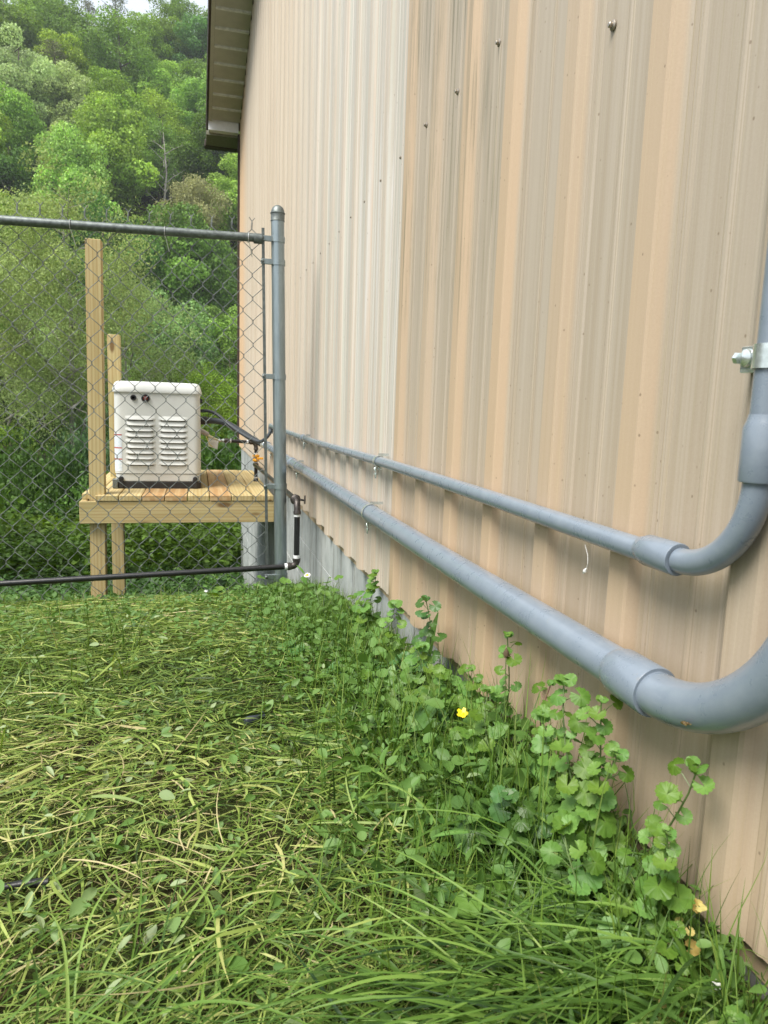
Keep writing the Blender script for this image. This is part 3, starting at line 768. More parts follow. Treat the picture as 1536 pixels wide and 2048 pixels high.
mb = MB(); mb.tube([(0.245, ry, 0.325), (0.235, ry, 0.3255)], GR + 0.004, 14); mb.tube([(rx - 0.058, ry, 0.318), (rx - 0.070, ry, 0.3185)], GR + 0.004, 14); build(mb, 'thread_tape', M_tape, gas)
mb = MB(); mb.lathe((0.196, ry, 0.327), [(0.010, 0), (0.016, 0.004), (0.016, 0.016), (0.010, 0.018), (0.010, 0.03), (0.015, 0.032), (0.015, 0.045), (0.008, 0.05)], (-1, 0, 0), 6); build(mb, 'nut', M_zinc, gas)
flex = thing('gas_connector', (0.1, 5.4, 0.34), 'yellow flexible gas connector with a white paper tag beside the generator', 'gas connector')
mb = MB(); mb.tube([(0.15, ry, 0.328), (0.125, ry, 0.338), (0.09, ry - 0.02, 0.357), (0.05, ry - 0.05, 0.378), (0.02, 5.36, 0.385)], 0.0085, 12); build(mb, 'hose', simple('pale_yellow_coating', (0.72, 0.70, 0.50), 0.5), flex)
mb = MB(); mb.tube([(0.075, 5.37, 0.372), (0.03, 5.36, 0.395), (0.0, 5.36, 0.405)], [0.016, 0.019, 0.019], 12); build(mb, 'nut', simple('dull_fitting', (0.42, 0.40, 0.40), 0.4, 0.6), flex)
mb = MB(); mb.add([(0.078, ry - 0.03, 0.350), (0.150, ry - 0.03, 0.322), (0.142, ry - 0.042, 0.262), (0.072, ry - 0.036, 0.285), (0.078, ry - 0.028, 0.350), (0.150, ry - 0.028, 0.322), (0.142, ry - 0.040, 0.262), (0.072, ry - 0.034, 0.285)], [(3,2,1,0), (4,5,6,7), (0,1,5,4), (1,2,6,5), (2,3,7,6), (3,0,4,7)])
build(mb, 'paper_tag', M_tape, flex, smooth=False)
mb = MB(); mb.tube([(0.06, 5.35, 0.36), (0.085, 5.345, 0.30), (0.105, 5.35, 0.285)], 0.004, 6); build(mb, 'wire', simple('yellow_wire', (0.7, 0.62, 0.2), 0.5), flex)

# ---------------------------------------------------------------- wooden platform
t = NT('treated_pine')
p = t.n('ShaderNodeTexCoord').outputs['Object']; r = t.rand()
sh = t.n('ShaderNodeVectorMath', operation='ADD'); t.put(sh.inputs[0], p); cmb = t.n('ShaderNodeCombineXYZ')
t.put(cmb.inputs[0], t.math('MULTIPLY', r, 9.0)); t.put(cmb.inputs[1], t.math('MULTIPLY', r, 5.0)); t.put(sh.inputs[1], cmb.outputs[0])
q = sh.outputs[0]
n1 = t.noise(t.scale(q, 22, 22, 1.1), 1.0, 4, 0.6); n2 = t.noise(t.scale(q, 130, 130, 2.5), 1.0, 3)
wv = t.n('ShaderNodeTexWave', wave_type='BANDS', bands_direction='X'); t.put(wv.inputs['Vector'], t.scale(q, 9, 5, 0.5)); wv.inputs['Scale'].default_value = 1.6; wv.inputs['Distortion'].default_value = 5; wv.inputs['Detail'].default_value = 2
c = t.mix(t.step(n1, 0.3, 0.7), (0.415, 0.325, 0.150), (0.545, 0.450, 0.240))
c = t.mix(t.math('MULTIPLY', t.step(wv.outputs['Fac'], 0.5, 0.95), 0.48), c, (0.361, 0.230, 0.082))
c = t.mix(t.math('MULTIPLY', t.step(n2, 0.55, 0.75), 0.3), c, (0.295, 0.221, 0.090))
c = t.mix(t.math('MULTIPLY', t.step(t.noise(q, 5, 2), 0.55, 0.7), 0.25), c, (0.426, 0.410, 0.197))
kn = t.n('ShaderNodeTexVoronoi'); t.put(kn.inputs['Vector'], t.scale(q, 7, 7, 2.6)); kn.inputs['Scale'].default_value = 1.0
c = t.mix(t.math('MULTIPLY', t.step(kn.outputs['Distance'], 0.17, 0.07), 0.85), c, (0.139, 0.070, 0.025))
M_wood = t.done(t.bsdf(c, 0.7, 0, 0.25, t.bump(n2, 0.25, 0.002)))
M_woodred = None
t2 = NT('treated_pine_red')
p = t2.n('ShaderNodeTexCoord').outputs['Object']; n1 = t2.noise(t2.scale(p, 30, 30, 1.3), 1.0, 4)
M_woodred = t2.done(t2.bsdf(t2.mix(t2.step(n1, 0.35, 0.7), (0.40, 0.24, 0.105), (0.54, 0.40, 0.215)), 0.7, 0, 0.25))
plat = thing('wooden_platform', (-0.1, 5.5, -0.7), 'raised platform of new treated pine carrying the generator', 'platform')
def plank(name, a, b, mat, along, rot=None, c=0.003):
    """a board whose local Z runs along its length, so that the grain follows it"""
    (x0, y0, z0), (x1, y1, z1) = a, b
    cx, cy, cz = (x0+x1)/2, (y0+y1)/2, (z0+z1)/2; dx, dy, dz = x1-x0, y1-y0, z1-z0
    if along == 'z': dims = (dx, dy, dz); R_ = (0, 0, 0)
    elif along == 'x': dims = (dz, dy, dx); R_ = (0, math.pi/2, 0)
    else: dims = (dx, dz, dy); R_ = (math.pi/2, 0, 0)
    mb = MB(); mb.box(tuple(-d/2 for d in dims), tuple(d/2 for d in dims), c)
    me = bpy.data.meshes.new(name); me.from_pydata(mb.v, [], mb.f); me.update(); me.materials.append(mat)
    o = bpy.data.objects.new(name, me); COL.objects.link(o); o.parent = plat; o.location = Vector((cx, cy, cz)) - plat.location; o.rotation_euler = R_
    return o
YF, YB = 4.58, 6.38
edges = [-0.700, -0.6105, -0.474, -0.3375, -0.201, -0.0645, 0.072, 0.2085, 0.345, 0.478]
for i in range(len(edges) - 1):
    red = i in (3, 4, 6)
    y0 = YF + (0.095 if i == 0 else 0.0) + rs.uniform(-0.004, 0.004)
    y1 = YB + rs.uniform(-0.01, 0.01) - (0.08 if i == 0 else 0)
    plank('deck_board', (edges[i] + 0.002, y0, -0.015), (edges[i+1] - 0.0025, y1, 0.0205 + rs.uniform(-.001, .001)), M_woodred if red else M_wood, 'y')
    mb = MB()
plank('deck_board', (-0.555, YF + 0.0, -0.0152), (-0.475, YF + 0.09, 0.0203), M_wood, 'x') if False else None
plank('front_beam', (-0.702, 4.585, -0.155), (0.480, 4.623, -0.017), M_wood, 'x')
plank('rear_beam', (-0.702, 6.30, -0.155), (0.480, 6.338, -0.017), M_wood, 'x')
plank('side_beam', (-0.702, 4.625, -0.155), (-0.664, 6.298, -0.017), M_wood, 'y')
plank('side_beam', (0.442, 4.625, -0.155), (0.480, 6.298, -0.017), M_wood, 'y')
for xj in (-0.3, 0.1): plank('joist', (xj, 4.625, -0.153), (xj + 0.038, 6.298, -0.0165), M_wood, 'y')
fp = plank('post', (-0.646, 4.628, -0.95), (-0.557, 4.715, 1.535), M_wood, 'z'); fp.rotation_euler = (0.0, 0.010, 0.0)
fp2 = plank('post', (-0.648, 5.72, -1.35), (-0.560, 5.808, 1.085), M_wood, 'z')
mb = MB(); 
for i in range(len(edges) - 1):
    for ox in (0.035, 0.1):
        mb.lathe((edges[i] + ox, YF + 0.03, 0.0212), [(0.004, 0), (0.004, 0.0008)], (0, 0, 1), 8)
build(mb, 'deck_screw', M_galvdark, plat)

# ---------------------------------------------------------------- generator
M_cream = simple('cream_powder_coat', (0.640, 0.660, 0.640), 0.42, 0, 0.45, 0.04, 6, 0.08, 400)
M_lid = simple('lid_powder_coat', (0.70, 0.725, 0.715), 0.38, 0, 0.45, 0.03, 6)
M_slot = simple('dark_slot', (0.10, 0.10, 0.095), 0.8)
gen = thing('standby_generator', (-0.26, 5.5, 0.021), 'cream louvred standby generator on a black base, standing on the wooden platform', 'generator')
GX0, GX1, GYF, GYB = -0.535, 0.020, 4.952, 6.02
def rrect(x0, x1, y0, y1, r, n=7):
    pts = []
    for cx_, cy_, a0 in ((x1 - r, y0 + r, -90), (x1 - r, y1 - r, 0), (x0 + r, y1 - r, 90), (x0 + r, y0 + r, 180)):
        for i in range(n):
            a = math.radians(a0 + 90 * i / (n - 1)); pts.append((cx_ + r * math.cos(a), cy_ + r * math.sin(a)))
    return pts
def loft(rings, caps=True):
    mb = MB(); n_ = len(rings[0]); vs = [p for r_ in rings for p in r_]; fs = []
    for i in range(len(rings) - 1):
        for k in range(n_):
            k2 = (k + 1) % n_; fs.append((i*n_+k, i*n_+k2, (i+1)*n_+k2, (i+1)*n_+k))
    if caps: fs.append(tuple(range(n_))[::-1]); fs.append(tuple(range((len(rings)-1)*n_, len(rings)*n_)))
    return mb.add(vs, fs)
def lid_z(x, z): return z + (0.010 * (1 - 0) * -0.0)
mk = lambda ins, z, r: [(x, y, z) for x, y in rrect(GX0 + ins, GX1 - ins, GYF + ins, GYB - ins, r)]
mb = loft([mk(0.0, 0.122, 0.05), mk(0.0, 0.40, 0.05), mk(0.003, 0.655, 0.05)]); build(mb, 'body', M_cream, gen)
mb = loft([mk(0.012, 0.066, 0.04), mk(0.006, 0.072, 0.045), mk(0.004, 0.118, 0.05)]); build(mb, 'lower_skirt', M_cream, gen)
mb = loft([mk(0.020, 0.112, 0.05), mk(0.020, 0.13, 0.05)]); build(mb, 'seam', M_slot, gen)
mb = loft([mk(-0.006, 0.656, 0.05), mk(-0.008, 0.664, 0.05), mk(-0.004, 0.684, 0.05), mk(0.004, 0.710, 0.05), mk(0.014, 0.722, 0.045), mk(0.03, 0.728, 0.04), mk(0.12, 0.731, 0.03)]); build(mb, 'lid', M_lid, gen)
mb = loft([mk(-0.002, 0.021, 0.03), mk(-0.002, 0.062, 0.03), mk(0.006, 0.066, 0.03)]); build(mb, 'base', M_blackplastic, gen)
for xc in (GX0 + 0.045, GX1 - 0.036):
    mb = MB(); mb.box((xc - 0.020, GYF - 0.012, 0.024), (xc + 0.012, GYF + 0.01, 0.082), 0.004); mb.lathe((xc - 0.002, GYF + 0.012, 0.086), [(0.016, 0), (0.016, 0.022), (0.010, 0.024)], (0, -1, 0), 16); build(mb, 'base_clip', M_blackplastic, gen)
mb = MB(); mb.box((GX0 - 0.012, GYF - 0.016, 0.022), (GX0 + 0.022, GYF + 0.04, 0.085), 0.004); build(mb, 'base_clip', M_galvdark, gen)
# two round fittings near the lid
mb = MB(); mb.lathe((-0.407, GYF + 0.006, 0.622), [(0.019, 0), (0.019, 0.010), (0.016, 0.014), (0.009, 0.014), (0.008, 0.008)], (0, -1, 0), 20); build(mb, 'lock', M_blackplastic, gen)
mb = MB(); mb.lathe((-0.331, GYF + 0.006, 0.620), [(0.027, 0), (0.027, 0.010), (0.023, 0.015), (0.019, 0.015), (0.018, 0.010)], (0, -1, 0), 24); lf = build(mb, 'indicator_bezel', M_blackplastic, gen)
mb = MB(); mb.lathe((-0.331, GYF - 0.002, 0.620), [(0.018, 0), (0.017, 0.005), (0.012, 0.008), (0.001, 0.009)], (0, -1, 0), 20); build(mb, 'indicator_lens', simple('dark_red_lens', (0.22, 0.03, 0.03), 0.15, 0, 0.6), lf)
# pressed louvres
for (xa, xb) in ((-0.462, -0.272), (-0.252, -0.064)):
    for i in range(9):
        zt_ = 0.505 - i * 0.0372 ; n_ = 14; vs = []
        zb_ = zt_ - 0.026
        for k in range(n_ + 1):
            u = k / n_; x = xa + (xb - xa) * u; e = min(1.0, 5.0 * min(u, 1 - u)) ** 0.6
            lift = 0.013 * e
            vs += [(x, GYF + 0.001, zt_ - 0.003 * (1 - e)), (x, GYF - lift * 0.45, zt_ - 0.013), (x, GYF - lift, zb_ + 0.004 * (1 - e)), (x, GYF - lift * 0.85, zb_ - 0.0015 + 0.004 * (1 - e)), (x, GYF + 0.001, zb_ + 0.001 + 0.004 * (1 - e))]
        fs = []
        for k in range(n_):
            a = 5 * k
            for j in range(4): fs.append((a + j, a + j + 1, a + 5 + j + 1, a + 5 + j))
        mb = MB(); mb.add(vs, fs); lv = build(mb, 'louver', M_cream, gen, ang=60)
        mb = MB(); mb.box((xa + 0.014, GYF - 0.0012, zb_ - 0.0085), (xb - 0.014, GYF + 0.002, zb_ + 0.0005)); build(mb, 'slot', M_slot, lv, smooth=False)
# warning label on the left corner: blue text lines and red bars
t = NT('label_print')
X, Y, Z = t.sep(t.pos())
ln = t.math('FRACT', t.math('MULTIPLY', Z, 110.0)); word = t.noise(t.scale(t.pos(), 260, 0, 60), 1.0, 2)
c = t.mix(t.math('MULTIPLY', t.math('MULTIPLY', t.step(ln, 0.45, 0.55), t.step(word, 0.42, 0.5)), 0.6), (0.75, 0.8, 0.84), (0.35, 0.5, 0.66))
for zb_ in (0.372, 0.286, 0.212):
    c = t.mix(t.math('MULTIPLY', t.step(Z, zb_, zb_ + 0.0005), t.step(Z, zb_ + 0.0085, zb_ + 0.008)), c, (0.42, 0.06, 0.04))
M_label = t.done(t.bsdf(c, 0.4))
lab = [(x, y) for x, y in rrect(GX0 - 0.0012, GX1, GYF - 0.0012, GYB, 0.051, 9)][27:36]
mb = MB(); lp = lab[1:9] + [(lab[-1][0] + 0.001, lab[-1][1])]
vs = [(x, y, z) for x, y in lp for z in (0.135, 0.385)]
mb.add(vs, [(2*i, 2*i+2, 2*i+3, 2*i+1) for i in range(len(lp) - 1)]); build(mb, 'warning_label', M_label, gen)
mb = MB(); mb.lathe((GX1 - 0.004, 5.2, 0.478), [(0.030, 0), (0.030, 0.045), (0.024, 0.05), (0.024, 0.06)], (1, 0, 0), 16); build(mb, 'cable_gland', M_blackplastic, gen)
mb = MB(); mb.box((GX1 - 0.004, 5.0, 0.598), (GX1 + 0.012, 5.03, 0.63), 0.003); build(mb, 'side_latch', M_blackplastic, gen)
# cables to the wall
def smooth_path(P, n=40):
    P = [Vector(p) for p in P]; out = []
    Q = [P[0]] + P + [P[-1]]
    for i in range(1, len(Q) - 2):
        for j in range(n // (len(P) - 1) + 1):
            t_ = j / (n // (len(P) - 1) + 1)
            a, b, c_, d = Q[i-1], Q[i], Q[i+1], Q[i+2]
            out.append(0.5 * ((2*b) + (c_-a)*t_ + (2*a-5*b+4*c_-d)*t_*t_ + (3*b-a-3*c_+d)*t_**3))
    out.append(P[-1]); return out
mb = MB(); mb.tube(smooth_path([(0.06, 5.2, 0.478), (0.13, 5.2, 0.478), (0.20, 5.19, 0.462), (0.30, 5.16, 0.408), (0.40, 5.12, 0.345), (0.465, 5.08, 0.315)]), 0.0215, 18)
o = build(mb, 'power_whip', M_hose, origin=(0.26, 5.15, 0.43)); tag(o, 'thick dark flexible hose from generator side down to the lower conduit', 'cable hose')
mb = MB(); mb.tube(smooth_path([(0.01, 5.25, 0.545), (0.08, 5.24, 0.545), (0.14, 5.22, 0.52), (0.22, 5.16, 0.452), (0.33, 5.02, 0.380), (0.41, 4.92, 0.352), (0.458, 4.885, 0.385), (XU, 4.885, 0.425)]), 0.0115, 14)
o = build(mb, 'control_cable', M_hose, origin=(0.26, 5.1, 0.45)); tag(o, 'thin dark cable looping from generator up into the upper conduit', 'cable')
print('hardware done')
# ================================================================ VEGETATION
GR_STOPS = [(0.0, (0.020, 0.048, 0.010)), (0.35, (0.070, 0.150, 0.020)), (0.6, (0.140, 0.245, 0.036)), (0.8, (0.205, 0.285, 0.060)), (0.93, (0.36, 0.37, 0.13)), (1.0, (0.46, 0.40, 0.21))]
M_grass = leafmat('grass_blades', GR_STOPS, 0.42, 0.28, 0.4, 0.0)
M_cut = leafmat('cut_grass', [(0.0, (0.026, 0.054, 0.013)), (0.3, (0.075, 0.145, 0.026)), (0.55, (0.165, 0.265, 0.050)), (0.75, (0.33, 0.42, 0.12)), (0.92, (0.42, 0.42, 0.17)), (1.0, (0.50, 0.45, 0.24))], 0.5, 0.18, 0.35, 0.0)
M_lush = leafmat('lush_long_grass', [(0.0, (0.024, 0.062, 0.012)), (0.5, (0.105, 0.205, 0.026)), (0.85, (0.210, 0.340, 0.055)), (1.0, (0.32, 0.42, 0.12))], 0.48, 0.3, 0.3, 0.0)
M_herb = leafmat('small_herb_leaves', [(0.0, (0.045, 0.100, 0.014)), (0.5, (0.125, 0.240, 0.034)), (0.8, (0.165, 0.280, 0.055)), (0.95, (0.27, 0.38, 0.14)), (1.0, (0.34, 0.42, 0.20))], 0.5, 0.3, 0.35, 0.0)
M_litter = leafmat('dead_thatch', [(0.0, (0.045, 0.032, 0.018)), (0.5, (0.14, 0.105, 0.055)), (1.0, (0.38, 0.32, 0.18))], 0.7, 0.1, 0.2, 0.0)

def flow(x, y):
    return 1.4 * vnoise(x * 3.1, y * 2.7, 3) + 1.2 * vnoise(x * 8.0, y * 7.0, 8)
def area(n, x0, x1, y0, y1, r=rng, pw=1.0):
    """positions, denser towards the near end of the yard"""
    u = r.random(n); a, b = y0 + 0.35, y1 + 0.35
    y = a * (b / a) ** (u * pw + (1 - pw) * u * u) - 0.35 if pw == 1.0 else y0 + (y1 - y0) * u
    x = r.uniform(x0, x1, n)
    return x, y
def lying(n, x, y, L, W, spread=2.2, lift=0.03, K=5, base=0.0, bendy=1.0, arch=0.35, taper=True, r=rng):
    th = flow(x, y) + r.normal(0, spread, n)
    kk = r.normal(0, 1.3 * bendy, n)
    tt = np.linspace(0, 1, K)
    thk = th[:, None] + kk[:, None] * tt[None, :]
    dx = np.cos(thk); dy = np.sin(thk)
    st = L[:, None] / (K - 1)
    px = x[:, None] + np.concatenate([np.zeros((n, 1)), np.cumsum(dx[:, :-1] * st, 1)], 1)
    py = y[:, None] + np.concatenate([np.zeros((n, 1)), np.cumsum(dy[:, :-1] * st, 1)], 1)
    z0 = base + r.random(n) * lift
    slope = r.normal(0, 0.10, n)
    zz = z0[:, None] + slope[:, None] * L[:, None] * (tt[None, :] - 0.5) + (arch * L * r.random(n))[:, None] * (tt * (1 - tt))[None, :]
    px = np.minimum(px, 0.522)
    P = np.stack([px, py, H(px, py) + np.maximum(zz, 0.002)], -1)
    roll = r.normal(0, 0.55, n)
    S = np.stack([-dy * np.cos(roll)[:, None], dx * np.cos(roll)[:, None], np.repeat(np.sin(roll)[:, None], K, 1)], -1)
    prof = (1 - tt ** 3) * np.minimum(1, 0.6 + tt * 2) if taper else np.array([0.75] + [1.0] * (K - 2) + [0.7])
    return P, norm(S), (W[:, None] * 0.5) * np.maximum(prof, 0.06)[None, :]
def standing(n, x, y, h, W, lean=0.5, K=6, az=None, droop=0.6, r=rng):
    a = r.uniform(0, 2 * np.pi, n) if az is None else az + r.normal(0, 0.5, n)
    ln = np.abs(r.normal(0, lean, n)); tt = np.linspace(0, 1, K)
    ang = ln[:, None] * 0.4 + (ln[:, None] + droop * r.random(n)[:, None]) * tt[None, :] ** 1.4
    st = h[:, None] / (K - 1)
    hr = np.concatenate([np.zeros((n, 1)), np.cumsum(np.sin(ang[:, 1:]) * st, 1)], 1)
    hz = np.concatenate([np.zeros((n, 1)), np.cumsum(np.cos(ang[:, 1:]) * st, 1)], 1)
    px = x[:, None] + np.cos(a)[:, None] * hr; py = y[:, None] + np.sin(a)[:, None] * hr
    px = np.minimum(px, 0.478 + 0.04 * r.random((n, 1)))
    P = np.stack([px, py, H(x, y)[:, None] - 0.003 + hz], -1)
    b = a + np.pi / 2 + r.normal(0, 0.5, n)
    S = np.repeat(np.stack([np.cos(b), np.sin(b), np.zeros(n)], -1)[:, None, :], K, 1)
    prof = (1 - tt ** 2.2)
    return P, S, (W[:, None] * 0.5) * np.maximum(prof, 0.05)[None, :]
class Acc:
    def __init__(s): s.V = []; s.F = []; s.T = []; s.n = 0
    def add(s, V, F, T):
        if F.shape[1] == 3: F = np.concatenate([F, F[:, 2:3]], 1)
        s.V.append(V); s.F.append(F + s.n); s.T.append(T); s.n += len(V)
    def tri(s, V, F, T): s.V.append(V); s.F.append(F + s.n); s.T.append(T); s.n += len(V)
    def mesh(s, name, mat):
        return np_mesh(name, np.concatenate(s.V), np.concatenate(s.F), mat, np.concatenate(s.T))
def patch_tint(x, y):
    return 0.5 * vnoise(x * 2.4 + 5, y * 2.0, 6) + 0.5 * vnoise(x * 6.1, y * 5.3, 9)

# --- mown grass lying in a mat
A = Acc()
def dead(x, y):   # thin brown spots where the soil shows through
    return np.clip(1.15 - 6 * ((x + 0.18) ** 2 + 0.6 * (y - 1.05) ** 2), 0, 1) * 0.5 + np.clip(1 - 9 * ((x - 0.02) ** 2 + (y - 0.62) ** 2), 0, 1) * 0.4
for (n, x0, x1, y0, y1, l0, l1, w0, w1, lf, tb, K) in (
        (95000, -1.4, 0.50, 0.25, 3.3, 0.008, 0.030, 0.0009, 0.0020, 0.026, 0.46, 3),
        (52000, -1.4, 0.49, 0.25, 3.3, 0.020, 0.060, 0.0010, 0.0026, 0.036, 0.47, 4),
        (6500, -1.5, 0.46, 0.25, 3.3, 0.04, 0.115, 0.0014, 0.0038, 0.042, 0.40, 6),
        (420, -1.0, 0.40, 0.30, 2.6, 0.06, 0.18, 0.0010, 0.0019, 0.045, 0.84, 7)):
    x, y = area(n, x0, x1, y0, y1)
    kp = rng.random(n) > (0.8 * dead(x, y) + 0.5 * np.clip(vnoise(x * 5.3, y * 6.1, 15) - 0.45, 0, 1)) * (0.4 if K > 5 else 1); x, y = x[kp], y[kp]; n = len(x)
    L = rng.uniform(l0, l1, n) * (0.85 + 0.25 * y); W = rng.uniform(w0, w1, n) * (0.85 + 0.45 * y)
    P, S, Wd = lying(n, x, y, L, W, lift=lf, K=K, bendy=0.38, arch=0.22)
    tint = np.clip(rng.normal(tb, 0.20, n) + 0.24 * patch_tint(x, y) + 0.12 * dead(x, y), 0.0, 1.0)
    A.add(*ribbons(P, S, Wd, tint))
# coarse cover further left, only seen from other places
x, y = rng.uniform(-4.5, -1.5, 9000), rng.uniform(-1, 3.4, 9000); L = rng.uniform(0.06, 0.2, 9000)
P, S, Wd = lying(9000, x, y, L, rng.uniform(.004, .008, 9000), lift=.03, K=4); A.add(*ribbons(P, S, Wd, np.clip(rng.normal(.5, .17, 9000), 0, 1)))
o = link('cut_grass', A.mesh('cut_grass', M_cut), None); tag(o, 'mat of mown grass clippings and flattened blades covering the yard', 'grass', kind='stuff')

A = Acc()
n = 9000; x, y = area(n, -1.2, 0.5, 0.3, 3.2); P, S, Wd = lying(n, x, y, rng.uniform(.01, .05, n), rng.uniform(.0008, .002, n), lift=.012, K=3)
A.add(*ribbons(P, S, Wd, rng.random(n)))
o = link('dry_thatch', A.mesh('dry_thatch', M_litter), None); tag(o, 'brown dead thatch between the mown blades', 'thatch', kind='stuff')

# --- small broad leaves and clover scattered in the mat
T_leaf = [(0, 0, 0), (0.10, 0.26, 0.03), (0.32, 0.45, 0.08), (0.62, 0.40, 0.07), (0.86, 0.20, 0.01), (1.0, 0, -0.06), (0.86, -0.20, 0.01), (0.62, -0.40, 0.07), (0.32, -0.45, 0.08), (0.10, -0.26, 0.03), (0.5, 0, -0.03)]
F_leaf = [(i, 10, i + 1) for i in range(9)] + [(9, 10, 0)]
A = Acc()
def scatter_leaves(A, n, x, y, l0, l1, z0, z1, tm, tilt=0.9, wr=(0.28, 0.80)):
    ax, sd, nr = frame(n, tilt); L = rng.uniform(l0, l1, n)
    pos = np.stack([x, y, H(x, y) + rng.uniform(z0, z1, n)], -1)
    A.tri(*stamp(T_leaf, F_leaf, pos, ax, sd, nr, L, L * rng.uniform(wr[0], wr[1], n), np.clip(rng.normal(tm, 0.17, n), 0, 1)))
n = 4200; x, y = area(n, -1.4, 0.46, 0.3, 3.2); keep = rng.random(n) < np.clip(0.35 + 0.7 * (x + 0.2), 0.12, 1)
x, y = x[keep], y[keep]; scatter_leaves(A, len(x), x, y, 0.007, 0.021, 0.010, 0.042, 0.55)
n = 420; x, y = area(n, -0.9, 0.42, 0.5, 2.6); scatter_leaves(A, n, x, y, 0.014, 0.030, 0.020, 0.045, 0.72)
n = 900; y = rng.uniform(0.7, 2.5, n); x = 0.475 - np.abs(rng.normal(0, 0.10, n)); scatter_leaves(A, n, x, y, 0.020, 0.038, 0.03, 0.10, 0.50, 1.0, (0.55, 0.85))
n = 900; x, y = area(n, -1.0, 0.4, 0.5, 2.8); scatter_leaves(A, n, x, y, 0.012, 0.026, 0.015, 0.045, 0.93, 1.2, (0.25, 0.6))
# dense low herbs towards the wall
n = 9000; y = rng.uniform(0.35, 3.3, n); x = 0.50 - np.abs(rng.normal(0, 0.13, n)) * (1 + 0.3 * (y > 1.5)); scatter_leaves(A, n, x, y, 0.010, 0.024, 0.010, 0.075, 0.5, 1.0)
n = 3000; y = rng.uniform(2.0, 3.3, n); x = rng.uniform(-1.4, 0.5, n); scatter_leaves(A, n, x, y, 0.012, 0.030, 0.01, 0.050, 0.5, 1.0)
o = link('broadleaf_weeds', A.mesh('broadleaf_weeds', M_herb), None); tag(o, 'clover, chickweed and other small broad leaves mixed into the mown yard', 'weeds', kind='stuff')

# --- standing grass: thin along the wall and the fence, lush in the near right corner
A = Acc()
n = 6500; y = 0.3 + 2.9 * rng.random(n) ** 1.0; x = 0.49 - np.abs(rng.normal(0, 0.13, n)); h = rng.uniform(0.05, 0.17, n) * np.interp(y, [0, 2, 3], [0.95, 1, 0.7])
P, S, W = standing(n, x, y, h, rng.uniform(.0014, .0034, n), 0.35); A.add(*ribbons(P, S, W, np.clip(rng.normal(.45, .17, n), 0, 1)))
n = 1300; x = rng.uniform(-1.4, 0.35, n); y = rng.uniform(2.3, 3.35, n); P, S, W = standing(n, x, y, rng.uniform(.03, .11, n), rng.uniform(.002, .0045, n), 0.6); A.add(*ribbons(P, S, W, np.clip(rng.normal(.55, .17, n), 0, 1)))
n = 2200; x, y = area(n, -1.3, 0.4, 0.3, 3.2); P, S, W = standing(n, x, y, rng.uniform(.02, .07, n), rng.uniform(.0012, .003, n), 0.9); A.add(*ribbons(P, S, W, np.clip(rng.normal(.5, .15, n), 0, 1)))
n = 420; x = rng.uniform(-1.2, -0.15, n); y = rng.normal(1.75, .22, n); P, S, W = standing(n, x, y, rng.uniform(.08, .22, n), rng.uniform(.002, .0042, n), 0.95, K=7, droop=1.0); A.add(*ribbons(P, S, W, np.clip(rng.normal(.55, .15, n), 0, 1)))
o = link('standing_grass', A.mesh('standing_grass', M_grass), None); tag(o, 'thin upright grass left standing along the wall and fence line', 'grass', kind='stuff')
A = Acc()
def longblades(n, cx_, cy_, sx, sy, az, l0, l1, w0, w1, z0=0.01, tm=0.5, sp=0.35, K=12):
    n = int(n * 0.95); w0 *= 0.62; w1 *= 0.72
    x = rng.normal(cx_, sx, n); y = rng.normal(cy_, sy, n); x = np.minimum(x, 0.47)
    L = rng.uniform(l0, l1, n); th = az + rng.normal(0, sp, n); kk = rng.normal(0, 0.5, n); tt = np.linspace(0, 1, K)
    thk = th[:, None] + kk[:, None] * tt
    el = (rng.uniform(0.35, 0.9, n))[:, None] * (1 - tt[None, :] * 1.75)
    st = (L / (K - 1))[:, None]
    cum = lambda q: np.concatenate([np.zeros((n, 1)), np.cumsum(q[:, :-1] * st, 1)], 1)
    px = x[:, None] + cum(np.cos(thk) * np.cos(el)); py = y[:, None] + cum(np.sin(thk) * np.cos(el)); pz = cum(np.sin(el)) + z0 * rng.random((n, 1))
    px = np.minimum(px, 0.50); pz = np.maximum(pz, 0.006 + 0.03 * rng.random((n, 1)))
    P = np.stack([px, py, H(px, py) + pz], -1)
    T_ = norm(np.gradient(P, axis=1)); rl = rng.normal(0, 0.45, n)[:, None] + 0.5 * (tt - 0.5)[None, :] * rng.normal(0, 1.2, n)[:, None]
    hs = norm(np.cross(T_, np.array([0, 0, 1.0]))); up_ = np.cross(hs, T_)
    S = hs * np.cos(rl)[..., None] + up_ * np.sin(rl)[..., None]; N_ = np.cross(S, T_) * -1
    prof = np.minimum(1, 0.55 + tt * 1.6) * (1 - tt ** 2.6); W = rng.uniform(w0, w1, n)[:, None] * 0.5 * np.maximum(prof, 0.04)[None, :]
    A.add(*folded(P, S, np.where(N_[..., 2:3] < 0, -N_, N_), W, np.clip(rng.normal(tm, 0.27, n), 0, 1), 0.32))
longblades(400, 0.36, 0.50, 0.10, 0.06, 3.05, 0.12, 0.29, 0.0030, 0.0062, 0.05, 0.52)
longblades(130, 0.24, 0.46, 0.09, 0.06, 2.9, 0.11, 0.25, 0.0028, 0.0060, 0.04, 0.55, 0.5)
longblades(200, 0.44, 0.50, 0.05, 0.05, 2.4, 0.12, 0.26, 0.0028, 0.0052, 0.03, 0.45, 0.6)
longblades(90, -0.12, 0.60, 0.10, 0.05, 0.4, 0.12, 0.26, 0.0024, 0.0046, 0.02, 0.6, 0.6)
longblades(160, 0.32, 0.78, 0.09, 0.10, 1.9, 0.08, 0.19, 0.0028, 0.0055, 0.02, 0.55, 0.9)
longblades(60, 0.36, 0.95, 0.06, 0.2, -1.7, 0.12, 0.22, 0.006, 0.012, 0.03, 0.6, 0.5)
